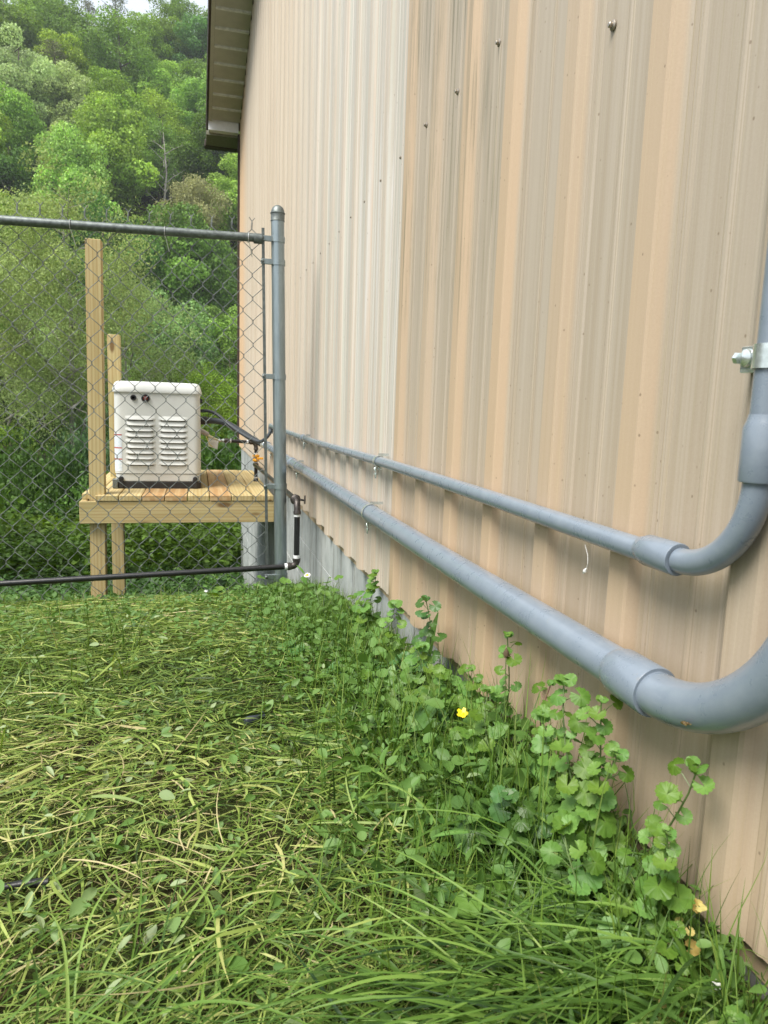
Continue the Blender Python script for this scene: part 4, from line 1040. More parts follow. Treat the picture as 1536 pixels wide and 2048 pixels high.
n = 90; x = rng.normal(0.405, 0.035, n); y = rng.normal(0.82, 0.13, n); P, S, W = standing(n, x, y, rng.uniform(.10, .24, n), rng.uniform(.0014, .0030, n), 0.22, K=8, droop=0.3); A.add(*ribbons(P, S, W, np.clip(rng.normal(.75, .2, n), 0, 1)))
n = 50; x = rng.uniform(0.42, 0.47, n); y = rng.uniform(0.42, 0.62, n); P, S, W = standing(n, x, y, rng.uniform(.08, .20, n), rng.uniform(.0014, .0030, n), 0.25, K=8, droop=0.3); A.add(*ribbons(P, S, W, np.clip(rng.normal(.6, .2, n), 0, 1)))
o = link('long_grass', A.mesh('long_grass', M_lush), None); tag(o, 'lush long grass blades combed over to the left in the near corner by the wall', 'grass', kind='stuff')
print('grass done')

# ---------------------------------------------------------------- leaf shapes
def ring_leaf(name, rfun, n=26, cup=0.12, notch=0.35, rings=(0.38, 0.72, 1.0), vein=0.035, mat=None, tint0=0.5):
    """round leaf; petiole at the origin, blade reaching along +X"""
    vs = [(0.0, 0, 0)]; tn = [tint0 + 0.12]
    A_ = [(-math.pi + notch) + (2 * math.pi - 2 * notch) * i / (n - 1) for i in range(n)]
    for q in rings:
        for i, a in enumerate(A_):
            rr = rfun(a) * (q if q < 1 else 1.0); x = rr * math.cos(a); y = rr * math.sin(a)
            vz = vein * math.cos(a * 5) * q
            vs.append((x, y, cup * q * q * 0.5 + vz - (0.06 * q if abs(y) > 0.2 else 0))); tn.append(tint0 + 0.035 * math.cos(a * 5) - 0.06 * (1 - q))
    fs = [(0, 1 + i, 2 + i) for i in range(n - 1)]
    for k in range(len(rings) - 1):
        for i in range(n - 1):
            a = 1 + k * n + i; b = a + n; fs += [(a, b, b + 1), (a, b + 1, a + 1)]
    return np_mesh(name, np.array(vs), np.array(fs), mat, np.array(tn))
M_ivy = leafmat('ground_ivy_leaf', [(0.0, (0.050, 0.110, 0.016)), (0.4, (0.105, 0.225, 0.032)), (0.65, (0.165, 0.300, 0.050)), (1.0, (0.22, 0.34, 0.09))], 0.45, 0.33, 0.35, 0.22)
M_ivydark = leafmat('dark_ivy_leaf', [(0.0, (0.030, 0.075, 0.016)), (0.5, (0.065, 0.155, 0.030)), (1.0, (0.09, 0.19, 0.05))], 0.4, 0.25, 0.4, 0.2)
M_yellowleaf = leafmat('yellowed_leaf', [(0.0, (0.35, 0.22, 0.05)), (0.5, (0.62, 0.50, 0.16)), (1.0, (0.70, 0.62, 0.28))], 0.5, 0.3, 0.3, 0.1)
M_violet = leafmat('violet_leaf', [(0.0, (0.040, 0.105, 0.018)), (0.5, (0.075, 0.185, 0.032)), (1.0, (0.10, 0.23, 0.06))], 0.38, 0.25, 0.45, 0.2)
M_violetl = leafmat('young_violet_leaf', [(0.0, (0.08, 0.17, 0.025)), (0.5, (0.15, 0.29, 0.05)), (1.0, (0.20, 0.34, 0.09))], 0.4, 0.3, 0.4, 0.15)
M_stem = simple('green_stem', (0.11, 0.17, 0.05), 0.5); M_stemred = simple('reddish_stem', (0.16, 0.08, 0.06), 0.5)
scal = lambda a: 0.5 * (0.86 + 0.17 * abs(math.cos(a * 6.5)) ** 0.7) * (1.0 - 0.06 * math.cos(a))
ivy_me = [ring_leaf('ivy_leaf', scal, 54, c_, 0.28, mat=M_ivy, vein=0.012, tint0=t_) for c_, t_ in ((0.10, 0.5), (0.32, 0.62), (-0.15, 0.42))]
ivy_dk = [ring_leaf('ivy_leaf', scal, 54, c_, 0.28, mat=M_ivydark, vein=0.012, tint0=t_) for c_, t_ in ((0.10, 0.5), (-0.15, 0.42))]
ivy_ye = [ring_leaf('ivy_leaf', scal, 54, 0.1, 0.28, mat=M_yellowleaf, vein=0.02)]
heart = lambda a: 0.5 * (1.06 - 0.28 * abs(math.sin(a)) ** 2 * 0.3 + (0.30 * max(0, math.cos(a)) ** 6) + 0.04 * math.cos(a))
vio_me = [ring_leaf('violet_leaf', heart, 30, c_, 0.38, mat=m_, vein=0.028) for c_, m_ in ((0.25, M_violet), (-0.1, M_violet), (0.15, M_violetl))]
def long_leaf(name, mat, w=0.30, ribs=5, curl=0.25, n=10, m=8):
    vs = []; tn = []
    for i in range(n + 1):
        u = i / n; ww = w * (math.sin(math.pi * min(1, u * 0.93 + 0.05)) ** 0.8) * (1 if u > 0.15 else 0.5)
        for j in range(m + 1):
            v = j / m * 2 - 1
            vs.append((u, v * ww * 0.5, curl * (u - u * u) + 0.012 * math.cos(v * math.pi * ribs) * min(1, 4 * ww) + 0.05 * abs(v) * ww * 2)); tn.append(0.5 + 0.14 * math.cos(v * math.pi * ribs))
    fs = [(i*(m+1)+j, i*(m+1)+j+1, (i+1)*(m+1)+j+1, (i+1)*(m+1)+j) for i in range(n) for j in range(m)]
    return np_mesh(name, np.array(vs), np.array(fs), mat, np.array(tn))
plantain_me = long_leaf('plantain_leaf', M_violetl, 0.34, 4)
lance_me = long_leaf('lance_leaf', M_ivy, 0.20, 1)
dock_me = long_leaf('dock_leaf', M_ivydark, 0.17, 1, 0.1)

def put_leaf(parent, me, pos, ax, nrm, size, name='leaf'):
    ax = Vector(ax).normalized(); nrm = Vector(nrm); nrm = (nrm - ax * nrm.dot(ax)).normalized(); sd = nrm.cross(ax)
    o = bpy.data.objects.new(name, me); COL.objects.link(o); o.parent = parent
    M = Matrix((ax * size, sd * size, nrm * size)).transposed().to_4x4(); M.translation = Vector(pos) - parent.location
    o.matrix_local = M
    return o
pr_ = random.Random(21)
def creeper(x, y, h, label, nodes=6, size=0.026, lean=(0.0, 0.0), dark=False, group='scallop-leaved creepers along the wall', red=False, yellow=False):
    z0 = H1(x, y); root = thing('ground_ivy', (x, y, z0), label, 'plant', group)
    P = []
    ph = pr_.uniform(0, 6); lean = (lean[0] + pr_.uniform(-0.02, 0.01), lean[1] + pr_.uniform(-0.045, 0.045))
    for i in range(9):
        t_ = i / 8
        P.append(Vector((min(0.483, x + lean[0] * t_ ** 1.3 + 0.014 * math.sin(ph + t_ * 4)), y + lean[1] * t_ ** 1.3 + 0.018 * math.cos(ph + t_ * 3.9), z0 - 0.005 + h * t_)))
    mb = MB(); mb.tube(P, [0.0012 * (1 - 0.5 * i / 8) + 0.0003 for i in range(9)], 6)
    nodes = int(round(nodes * 1.7))
    for k in range(nodes):
        t_ = 0.12 + 0.88 * (k / max(1, nodes - 1)) ** 0.9; f = t_ * 8; i = min(7, int(f)); c_ = P[i].lerp(P[i + 1], f - i)
        a0 = ph + k * math.pi / 2 + pr_.uniform(-0.4, 0.4)
        top = k >= nodes - 1
        s_k = size * 1.16 * (1.22 - 0.55 * t_) * pr_.uniform(0.6, 1.35)
        for q in range(4 if top else 2):
            a = a0 + q * (math.pi / 2 if top else math.pi); d = Vector((math.cos(a), math.sin(a), 0))
            if c_.x + d.x * s_k * 1.4 > 0.478: d.x = -abs(d.x) * 0.6 - 0.15; d.normalize()
            pl = s_k * pr_.uniform(0.25, 1.1) * (0.4 if top else 1)
            e_ = c_ + d * pl + Vector((0, 0, pl * 0.6 + (0.004 if top else 0)))
            mb.tube([c_, (c_ + e_) / 2 + Vector((0, 0, 0.002)), e_], 0.0006, 4, cap=False)
            droop = pr_.uniform(-0.7, 0.0) if not top else pr_.uniform(-0.1, 0.7)
            axl = Vector((d.x, d.y, droop)); nrm = Vector((d.x * -droop * 0.5 - 0.55, d.y * -droop * 0.5 - 0.65, 1.0))
            me = pr_.choice(ivy_ye if yellow and k < 2 else ivy_dk if dark else ivy_me)
            put_leaf(root, me, e_, axl, nrm + Vector((pr_.uniform(-.4, .4), pr_.uniform(-.4, .4), 0)), s_k * (0.85 if top else 1.0))
    build(mb, 'stem', M_stemred if red else M_stem, root)
    return root
CR = [ # x, y, height, nodes, leaf size, lean, label
 (0.445, 1.80, 0.235, 8, 0.030, (0.0, -0.02), 'tall leafy creeper by the end of the exposed block footing, below the conduit clamp'),
 (0.435, 1.74, 0.15, 6, 0.030, (-0.01, 0.0), 'lower creeper clump at the foot of the footing, half hidden by a taller one'),
 (0.455, 1.52, 0.19, 6, 0.026, (0.0, 0.0), 'small creeper between the footing and the dark upright dock leaf'),
 (0.45, 1.29, 0.235, 7, 0.026, (0.0, 0.0), 'creeper reaching up just right of the dark dock leaf'),
 (0.44, 1.22, 0.15, 6, 0.027, (-0.01, 0.0), 'bushy creeper under the stepped edge of the siding'),
 (0.43, 1.12, 0.12, 5, 0.027, (0.0, 0.02), 'short creeper behind the large light heart leaf'),
 (0.44, 1.06, 0.15, 6, 0.027, (0.0, -0.02), 'creeper with ragged round leaves right of the light heart leaf'),
 (0.45, 0.985, 0.235, 6, 0.023, (0.01, -0.01), 'thin creeper with a lone leafy tip against the siding, beside the seed head'),
 (0.40, 0.96, 0.10, 5, 0.026, (0.0, 0.0), 'low creeper mat behind the yellow flower'),
 (0.43, 0.90, 0.14, 5, 0.025, (0.0, 0.0), 'creeper under the dark gap in the siding edge'),
 (0.455, 0.86, 0.20, 5, 0.022, (0.0, -0.03), 'creeper on a dark red stem leaning right with a curled tip'),
 (0.455, 0.735, 0.235, 8, 0.024, (0.005, -0.015), 'tallest dark-tipped creeper standing against the peach rib'),
 (0.44, 0.76, 0.17, 6, 0.024, (0.0, 0.0), 'creeper cluster left of the tallest one, along the broken footing'),
 (0.44, 0.675, 0.245, 7, 0.024, (0.0, 0.015), 'creeper with a row of leaf pairs right under the conduit coupling'),
 (0.425, 0.64, 0.205, 7, 0.025, (0.01, 0.0), 'bright creeper in the middle of the near patch, round leaves in pairs'),
 (0.44, 0.575, 0.235, 6, 0.024, (0.01, 0.0), 'creeper with drooping leaves close under the thick elbow'),
 (0.43, 0.545, 0.185, 6, 0.025, (0.01, -0.01), 'rightmost green creeper, next to the yellowed leaves'),
 (0.40, 0.60, 0.13, 5, 0.026, (0.0, 0.0), 'low creeper among the long grass before the near footing'),
 (0.38, 0.70, 0.12, 5, 0.026, (0.0, 0.0), 'low creeper left of the near patch, over the dark grass'),
 (0.435, 0.51, 0.09, 4, 0.020, (0.0, 0.0), 'small yellowing creeper at the wall in the near right corner'),
 (0.345, 0.525, 0.055, 3, 0.026, (0.0, 0.0), 'single low creeper sprig in the long grass at the bottom edge'),
 (0.43, 0.445, 0.07, 4, 0.022, (0.0, 0.0), 'fresh green sprig in the bottom right corner'),
 (0.40, 1.40, 0.10, 5, 0.028, (0.0, 0.0), 'creeper at the front of the weeds, far side of the light heart leaf'),
 (0.36, 1.30, 0.08, 4, 0.026, (0.0, 0.0), 'lowest creeper spreading out into the mown grass'),
]
for (x, y, h, nd, sz, ln, lb) in CR:
    creeper(x, y, h, lb, nd, sz * (1.0 if y > 1 else 0.93), ln, dark=(pr_.random() < 0.15), red='red stem' in lb, yellow='yellow' in lb and 'yellowing' in lb)
o = creeper(0.452, 0.508, 0.10, 'stunted creeper with all leaves turned yellow, at the siding near the corner', 3, 0.016, (0, 0)); 
for ch in o.children:
    if ch.name.startswith('leaf'): ch.data = ivy_ye[0]

def rosette(name, x, y, label, cat, leaves, group=None):
    """leaves: (mesh, azimuth, tilt, stalk, size)"""
    z0 = H1(x, y); root = thing(name, (x, y, z0), label, cat, group)
    for me, az, el, stalk, size, roll in leaves:
        d = Vector((math.cos(az), math.sin(az), 0)); b = Vector((x, y, z0))
        e_ = b + d * stalk * 0.45 + Vector((0, 0, stalk * 0.9))
        if stalk > 0.01:
            pm = MB(); pm.tube([b, b.lerp(e_, 0.5) - d * stalk * 0.08, e_], 0.0009, 5, cap=False); build(pm, 'petiole', M_stem, root)
        e = math.radians(el); ax = d * math.cos(e) + Vector((0, 0, math.sin(e))); nr = -d * math.sin(e) + Vector((0, 0, math.cos(e))) + d.cross(Vector((0, 0, 1))) * roll
        put_leaf(root, me, e_, ax, nr, size)
    return root
V0, V1, V2 = vio_me
rosette('violet_plant', 0.41, 1.36, 'violet with one large pale green heart leaf facing out, by the stepped siding edge', 'plant', [(V2, 4.3, -38, 0.085, 0.062, 0.1), (V2, 5.2, -25, 0.075, 0.045, -0.3), (V0, 3.6, -15, 0.05, 0.04, 0.2)])
rosette('violet_plant', 0.40, 1.13, 'violet with broad folded dark leaf hanging over the weeds, above the yellow flower', 'plant', [(V1, 3.9, -30, 0.085, 0.062, 0.5), (V0, 4.6, -42, 0.065, 0.055, 0.3), (V0, 5.6, -10, 0.05, 0.035, -0.3)])
rosette('violet_plant', 0.345, 0.80, 'violet with bluish round cupped leaf in the middle of the grass', 'plant', [(V1, 4.3, -40, 0.060, 0.046, 0.2), (V0, 5.3, -8, 0.070, 0.040, -0.5), (V0, 2.9, 5, 0.05, 0.035, 0.3)])
rosette('violet_plant', 0.395, 0.665, 'violet with two shiny dark leaves under the near creepers', 'plant', [(V1, 3.9, -22, 0.05, 0.034, 0.2), (V0, 5.0, -35, 0.045, 0.032, -0.3)])
rosette('violet_plant', 0.26, 1.02, 'pale flattened violet lying open in the mown grass', 'plant', [(V2, 1.9, -10, 0.03, 0.040, 0.2), (V2, 4.4, -5, 0.025, 0.034, -0.3)])
for (x, y, lb, sc_) in ((0.33, 1.55, 'broad dark violet leaves in the herb strip below the thick conduit clamp', 1.0), (0.36, 1.22, 'broad violet leaves half folded between the low creepers', 1.0), (0.36, 0.98, 'shiny violet leaves in front of the yellow flower', 0.9), (0.30, 0.68, 'violet leaves poking out of the near end of the herb strip', 0.8), (0.42, 0.60, 'small violet under the drooping near creepers', 0.8), (0.40, 0.80, 'violet leaves between the two near creeper groups', 0.9), (0.25, 1.75, 'violet leaves lying low where mown grass meets herbs', 1.0)):
    rosette('violet_plant', x, y, lb, 'plant', [(vio_me[(q * 2 + int(x * 100)) % 3], 3.2 + q * 0.75 + pr_.uniform(-.3, .3), pr_.uniform(-45, -5), pr_.uniform(0.035, 0.07), sc_ * pr_.uniform(0.030, 0.050), pr_.uniform(-.4, .4)) for q in range(5)])
for (x, y, lb, az0) in ((0.30, 0.92, 'ribbed plantain flattened beside the blue-green violet', 2.6), (0.385, 1.00, 'plantain with wide ribbed blades below the yellow flower', 3.2), (0.33, 1.22, 'plantain with bent blades at the edge of the mown strip', 1.8), (0.22, 1.55, 'small plantain lying in the mown grass farther back', 2.4)):
    rosette('plantain', x, y, lb, 'plant', [(plantain_me, az0 + q * 1.05 + pr_.uniform(-.3, .3), pr_.uniform(2, 30), 0.0, pr_.uniform(0.075, 0.115), pr_.uniform(-.3, .3)) for q in range(5)])
rosette('dock_plant', 0.455, 1.375, 'dark upright blade-like dock leaf standing against the siding', 'plant', [(dock_me, 0.3, 78, 0.02, 0.175, 0.0), (dock_me, 3.3, 62, 0.01, 0.13, 0.1), (lance_me, 4.6, 50, 0.02, 0.10, 0.3)])
rosette('lance_weed', 0.455, 0.47, 'broad lance-leaved weed at the wall in the near right corner', 'plant', [(lance_me, 2.2, 62, 0.0, 0.105, 0.2), (lance_me, 0.9, 70, 0.0, 0.08, 0), (lance_me, 3.2, 40, 0.0, 0.12, 0.3), (lance_me, 4.4, 20, 0.0, 0.09, -0.2)])
rosette('lance_weed', 0.44, 0.88, 'lance-leaved weed with arching blades next to the seed head', 'plant', [(lance_me, 0.6, 5, 0.16, 0.055, 0.3), (lance_me, 3.2, 30, 0.12, 0.05, 0), (lance_me, 4.8, -12, 0.09, 0.07, 0.5), (lance_me, 5.5, 10, 0.07, 0.06, 0.2)])
rosette('lance_weed', 0.36, 0.74, 'lance-leaved weed with drooping tips left of the near creepers', 'plant', [(lance_me, 0.3, -25, 0.075, 0.065, 0.3), (lance_me, 2.8, -12, 0.07, 0.055, 0), (lance_me, 4.6, -30, 0.06, 0.06, 0.5)])
rosette('lance_weed', 0.375, 0.55, 'lance-leaved weed with a long leaf hanging into the dark grass', 'plant', [(lance_me, 4.9, -55, 0.075, 0.075, 0.2), (lance_me, 2.2, 10, 0.06, 0.05, 0)])
# upright leafy weeds at the fence post
lab_f = ['bushy', 'sparse', 'tall', 'short', 'leaning', 'many-leaved', 'thin', 'drooping']
for i, (x, y, h) in enumerate([(0.27, 2.92, 0.12), (0.20, 2.98, 0.10), (0.445, 2.66, 0.12), (0.43, 2.45, 0.20), (0.34, 2.62, 0.11), (0.12, 2.95, 0.10), (0.455, 2.20, 0.19), (0.46, 2.02, 0.15), (0.05, 2.86, 0.09), (0.40, 2.25, 0.13)]):
    ws = ['left of the fence post foot', 'beside the tension bar foot', 'in front of the post foot', 'against the block footing behind the daisy', 'just before the black pipe elbow', 'under the low black pipe', 'against the footing under the thick conduit', 'where the siding meets the footing', 'under the pipe, left of the others', 'in the open between wall and mown grass'][i]
    n_ = 7 + i % 3
    rosette('leafy_weed', x, y, ('%s upright leafy weed %s' % (lab_f[i % 8], ws)), 'plant', [(lance_me if i % 2 else ivy_me[q % 3], q * 2.4 + i, pr_.uniform(-10, 40), h * (0.25 + 0.75 * q / n_), pr_.uniform(0.03, 0.05), pr_.uniform(-.4, .4)) for q in range(n_)], 'upright weeds at the fence')
# flowers
fl = thing('buttercup', (0.40, 1.0, H1(.4, 1.0)), 'single yellow buttercup flower held above the creepers', 'flower')
zf = H1(.4, 1.0); mb = MB(); mb.tube([(0.40, 1.0, zf), (0.405, 0.995, zf + 0.05), (0.402, 0.985, zf + 0.105)], 0.0009, 6); build(mb, 'stem', M_stem, fl)
M_yel = simple('yellow_petal', (0.80, 0.62, 0.02), 0.3); M_wht = simple('white_petal', (0.8, 0.8, 0.76), 0.5)
def petals(parent, c_, R_, n_, mat, w=0.9, up_=0.5, name='petal', tilt=Vector((-0.3, -0.5, 1))):
    N_ = tilt.normalized(); U = N_.orthogonal().normalized(); Wv = N_.cross(U); c_ = Vector(c_)
    for i in range(n_):
        a = 2 * math.pi * i / n_; d = U * math.cos(a) + Wv * math.sin(a); s_ = N_.cross(d)
        mb = MB(); mb.add([c_, c_ + d * R_ * .5 + s_ * R_ * w * .45 + N_ * R_ * up_ * .4, c_ + d * R_ + s_ * R_ * w * .25 + N_ * R_ * up_, c_ + d * R_ - s_ * R_ * w * .25 + N_ * R_ * up_, c_ + d * R_ * .5 - s_ * R_ * w * .45 + N_ * R_ * up_ * .4], [(0, 1, 2), (0, 2, 3), (0, 3, 4)])
        build(mb, name, mat, parent)
petals(fl, (0.402, 0.985, zf + 0.105), 0.0095, 5, M_yel)
mb = MB(); mb.lathe((0.402, 0.985, zf + 0.105), [(0.001, 0), (0.0028, 0.002), (0.0005, 0.004)], (-0.3, -0.5, 1), 8); build(mb, 'flower_centre', M_yel, fl)
DX, DY = 0.40, 2.60
zf = H1(DX, DY); fl = thing('daisy', (DX, DY, zf), 'white fleabane daisy on a tall stalk in front of the gas pipe elbow', 'flower')
mb = MB(); mb.tube([(DX, DY, zf), (DX + .002, DY + .01, zf + 0.07), (DX, DY, zf + 0.125)], 0.0013, 6); build(mb, 'stem', M_stem, fl)
petals(fl, (DX, DY, zf + 0.125), 0.013, 14, M_wht, 0.35, 0.25)
mb = MB(); mb.lathe((DX, DY, zf + 0.127), [(0.006, 0), (0.005, 0.003), (0.0005, 0.005)], (-0.3, -0.5, 1), 10); build(mb, 'flower_centre', M_yel, fl)
for (x, y, lb) in ((0.03, 2.9, 'tiny white flower in the grass under the low black pipe'), (0.42, 0.80, 'tiny white flower among the creepers beside the lance leaves'), (0.455, 0.475, 'withered white blossom at the wall in the near right corner')):
    z0 = H1(x, y) + 0.055; fl = thing('small_flower', (x, y, z0 - .055), lb, 'flower'); mb = MB(); mb.tube([(x, y, z0 - 0.055), (x, y, z0)], 0.0007, 5); build(mb, 'stem', M_stem, fl); petals(fl, (x, y, z0), 0.0045 + 0.004 * (y > 2), 6, M_wht)
zf = H1(.44, .94); sh_ = thing('seed_head', (0.44, 0.93, zf), 'dry brown plantain seed head on a bare stalk against the siding', 'seed head')
mb = MB(); mb.tube([(0.44, 0.93, zf), (0.446, 0.928, zf + 0.12), (0.442, 0.925, zf + 0.205)], 0.0007, 6); build(mb, 'stem', M_stem, sh_)
mb = MB(); mb.lathe((0.442, 0.925, zf + 0.203), [(0.001, 0), (0.0042, 0.003), (0.0046, 0.008), (0.002, 0.013), (0.0005, 0.015)], (0, 0, 1), 8)
for q in range(9): mb.tube([(0.442, 0.925, zf + 0.207), (0.442 + 0.008 * math.cos(q), 0.925 + 0.008 * math.sin(q), zf + 0.205 + 0.002 * (q % 4))], 0.0005, 4)
build(mb, 'seed_cluster', simple('dry_seed', (0.10, 0.065, 0.035), 0.8), sh_)
# wasp resting under the elbow
WAX, WAY, WAZ = 0.4495, 0.537, 0.3137
wa = thing('wasp', (WAX, WAY, WAZ), 'small brown and yellow wasp clinging under the thick elbow', 'insect')
mb = MB(); mb.lathe((WAX, WAY, WAZ), [(0.0004, 0), (0.0016, 0.001), (0.0013, 0.0028), (0.0005, 0.0034), (0.0019, 0.0052), (0.0018, 0.0075), (0.0003, 0.0105)], (-0.1, 0.9, -0.3), 8); build(mb, 'body', simple('wasp_brown', (0.09, 0.055, 0.015), 0.4), wa)
mb = MB()
for q in range(6):
    sg = 1 if q % 2 else -1; mb.tube([(WAX, WAY + .002, WAZ - .001), (WAX + 0.003 * sg, WAY + 0.001 * q, WAZ - 0.002), (WAX + 0.005 * sg, WAY + 0.001 * q, WAZ + 0.001)], 0.0003, 4)
build(mb, 'leg', simple('wasp_leg', (0.2, 0.13, 0.03), 0.5), wa)
wa.location = (WAX, WAY, WAZ)
# scraps
mb = MB(); zz = H1(.11, 1.31) + 0.026; mb.lathe((0.085, 1.30, zz), [(0.007, 0), (0.0085, 0.004), (0.0085, 0.022), (0.006, 0.027), (0.006, 0.036), (0.007, 0.040)], (0.9, 0.4, 0.1), 14)
o = build(mb, 'plastic_scrap', M_hose, origin=(0.11, 1.31, zz)); tag(o, 'short dark plastic fitting dropped in the mown grass', 'plastic scrap')
mb = MB(); zz = H1(-.25, .85) + 0.024; mb.tube([(-0.36, 0.842, zz - .004), (-0.27, 0.850, zz), (-0.20, 0.853, zz + 0.002), (-0.178, 0.852, zz)], [0.005, 0.005, 0.005, 0.0065], 12)
o = build(mb, 'pipe_offcut', M_black, origin=(-0.27, 0.85, zz)); tag(o, 'black pipe offcut lying in the grass at the left edge', 'pipe offcut')
print('plants done', len(bpy.data.objects))

# ---------------------------------------------------------------- bank behind the fence
A = Acc()
n = 26000; y = 3.3 + 8.5 * rng.random(n) ** 1.1; x = rng.uniform(-0.42, 0.10, n) * y - 0.25; x = np.minimum(x, np.where(y < 9.1, 0.47, 2.0))
kp = ~((np.abs(y - 4.5) < 0.35) & (rng.random(n) < 0.75)); x, y = x[kp], y[kp]; n = len(x)
hh = np.clip(0.10 + 0.16 * (vnoise(x * 2.2, y * 2.0, 4) + 0.6), 0.05, 0.35) * np.clip((y - 2.9) / 4.5, 0.16, 1)
ax, sd, nr = frame(n, 1.1); L = rng.uniform(0.025, 0.065, n)
pos = np.stack([x, y, H(x, y) + hh * rng.random(n) ** 0.6], -1)
A.tri(*stamp(T_leaf, F_leaf, pos, ax, sd, nr, L, L * rng.uniform(.5, 1, n), np.clip(rng.normal(.5, .18, n) + 0.25 * vnoise(x * 1.3, y * 1.1, 7), 0, 1)))
M_bank = leafmat('bank_herbs', [(0.0, (0.030, 0.070, 0.010)), (0.5, (0.065, 0.150, 0.020)), (0.85, (0.135, 0.250, 0.036)), (1.0, (0.18, 0.28, 0.06))], 0.5, 0.3, 0.3, 0.0)
o = link('bank_herbs', A.mesh('bank_herbs', M_bank), None); tag(o, 'low leafy green growth covering the bank under and behind the platform', 'ground cover', kind='stuff')
A = Acc(); n = 5000; y = 3.2 + 5.5 * rng.random(n); x = np.minimum(rng.uniform(-0.4, 0.1, n) * y - 0.2, 0.47)
P, S, W = standing(n, x, y, rng.uniform(.05, .22, n) * np.clip((y - 2.6) / 4, 0.35, 1), rng.uniform(.003, .007, n), 0.6); A.add(*ribbons(P, S, W, np.clip(rng.normal(.5, .2, n), 0, 1)))
o = link('bank_grass', A.mesh('bank_grass', M_grass), None); tag(o, 'rough uncut grass on the bank beyond the fence', 'grass', kind='stuff')
A = Acc(); n = 16000; y = 9 + 32 * rng.random(n); x = rng.uniform(-0.36, 0.14, n) * y; kp = ~((x > 0.4) & (y < 9.2)); x, y = x[kp], y[kp]; n = len(x)
ax, sd, nr = frame(n, 1.1); L = rng.uniform(0.08, 0.2, n); A.tri(*stamp(T_leaf, F_leaf, np.stack([x, y, H(x, y) + 0.45 * rng.random(n)], -1), ax, sd, nr, L, L * .7, np.clip(rng.normal(.4, .2, n), 0, 1)))
o = link('river_bank_herbs', A.mesh('river_bank_herbs', M_bank), None); tag(o, 'dense low growth covering the lower bank down to the river', 'ground cover', kind='stuff')
# heaped soil round the near platform post
bm = MB(); n_ = 28; rings = 7; vs = []
for i in range(rings):
    for k_ in range(n_):
        a = 2 * math.pi * k_ / n_; r_ = 0.30 * i / (rings - 1) * (1 + 0.15 * math.sin(3 * a + 1)); x = -0.55 + r_ * 1.5 * math.cos(a); y = 4.62 + r_ * math.sin(a)
        vs.append((x, y, H1(x, y) + 0.075 * (1 - (i / (rings - 1)) ** 2) - 0.01 + pr_.uniform(-.008, .008)))
fs = [(i*n_+k_, i*n_+(k_+1) % n_, (i+1)*n_+(k_+1) % n_, (i+1)*n_+k_) for i in range(rings - 1) for k_ in range(n_)]
bm.add(vs, fs)
t = NT('dug_soil'); nn = t.noise(t.pos(), 40, 6, .7); M_soil = t.done(t.bsdf(t.ramp(nn, [(0.3, (.07, .045, .028)), (.6, (.15, .105, .07)), (.8, (.26, .2, .14))]), .95, 0, .1, t.bump(nn, 1, .02)))
o = build(bm, 'soil_mound', M_soil, origin=(-0.55, 4.62, H1(-.55, 4.62))); tag(o, 'low mound of fresh brown soil round the near platform post', 'soil mound', kind='stuff')

# ---------------------------------------------------------------- trees
T_card = [(0, 0, 0), (0.5, 0.5, 0.10), (1.0, 0, -0.08), (0.5, -0.5, 0.10)]; F_card = [(0, 1, 2), (0, 2, 3)]
def crown_mesh(name, seed, R, Hc, lobes, cards, size, elong=0.8, conical=False, loose=0.0, lobe_r=0.34):
    r = np.random.default_rng(seed)
    d = norm(r.normal(0, 1, (lobes, 3))); d[:, 2] = d[:, 2] * 0.95 + 0.08
    if conical:
        hgt = np.sort(r.random(lobes)); rad = (1 - hgt) * R * 0.75 + 0.1; a = r.uniform(0, 2*np.pi, lobes)
        C_ = np.stack([rad * np.cos(a), rad * np.sin(a), (hgt - 0.5) * Hc], -1); LR = (0.18 + 0.22 * (1 - hgt)) * R; flat = 0.45
    else:
        C_ = d * np.array([R, R, Hc / 2]) * r.uniform(0.45, 0.82, (lobes, 1)); LR = r.uniform(lobe_r * 0.65, lobe_r * 1.25, lobes) * R; flat = 0.72
    C_ += r.normal(0, 0.06 * R, C_.shape)
    pk = r.choice(lobes, cards, p=(LR ** 2) / (LR ** 2).sum())
    dd = norm(r.normal(0, 1, (cards, 3)) + np.array([0, 0, 0.25]))
    rad = LR[pk] * (0.72 + 0.34 * r.random(cards)) * (1 + loose * r.normal(0, 1, cards)); off = dd * rad[:, None]; off[:, 2] *= flat
    pos = C_[pk] + off
    nr = norm(dd + 0.75 * r.normal(0, 1, (cards, 3))); ax = norm(np.cross(nr, r.normal(0, 1, (cards, 3)))); sd = np.cross(nr, ax)
    L = size * r.uniform(0.6, 1.4, cards); lt = r.normal(0, 0.12, lobes)
    V, F, T = stamp(T_card, F_card, pos, ax, sd, nr, L, L * elong, np.clip(0.5 + lt[pk] + r.normal(0, 0.17, cards), 0, 1))
    return np_mesh(name, V, F, None, T, smooth=False)
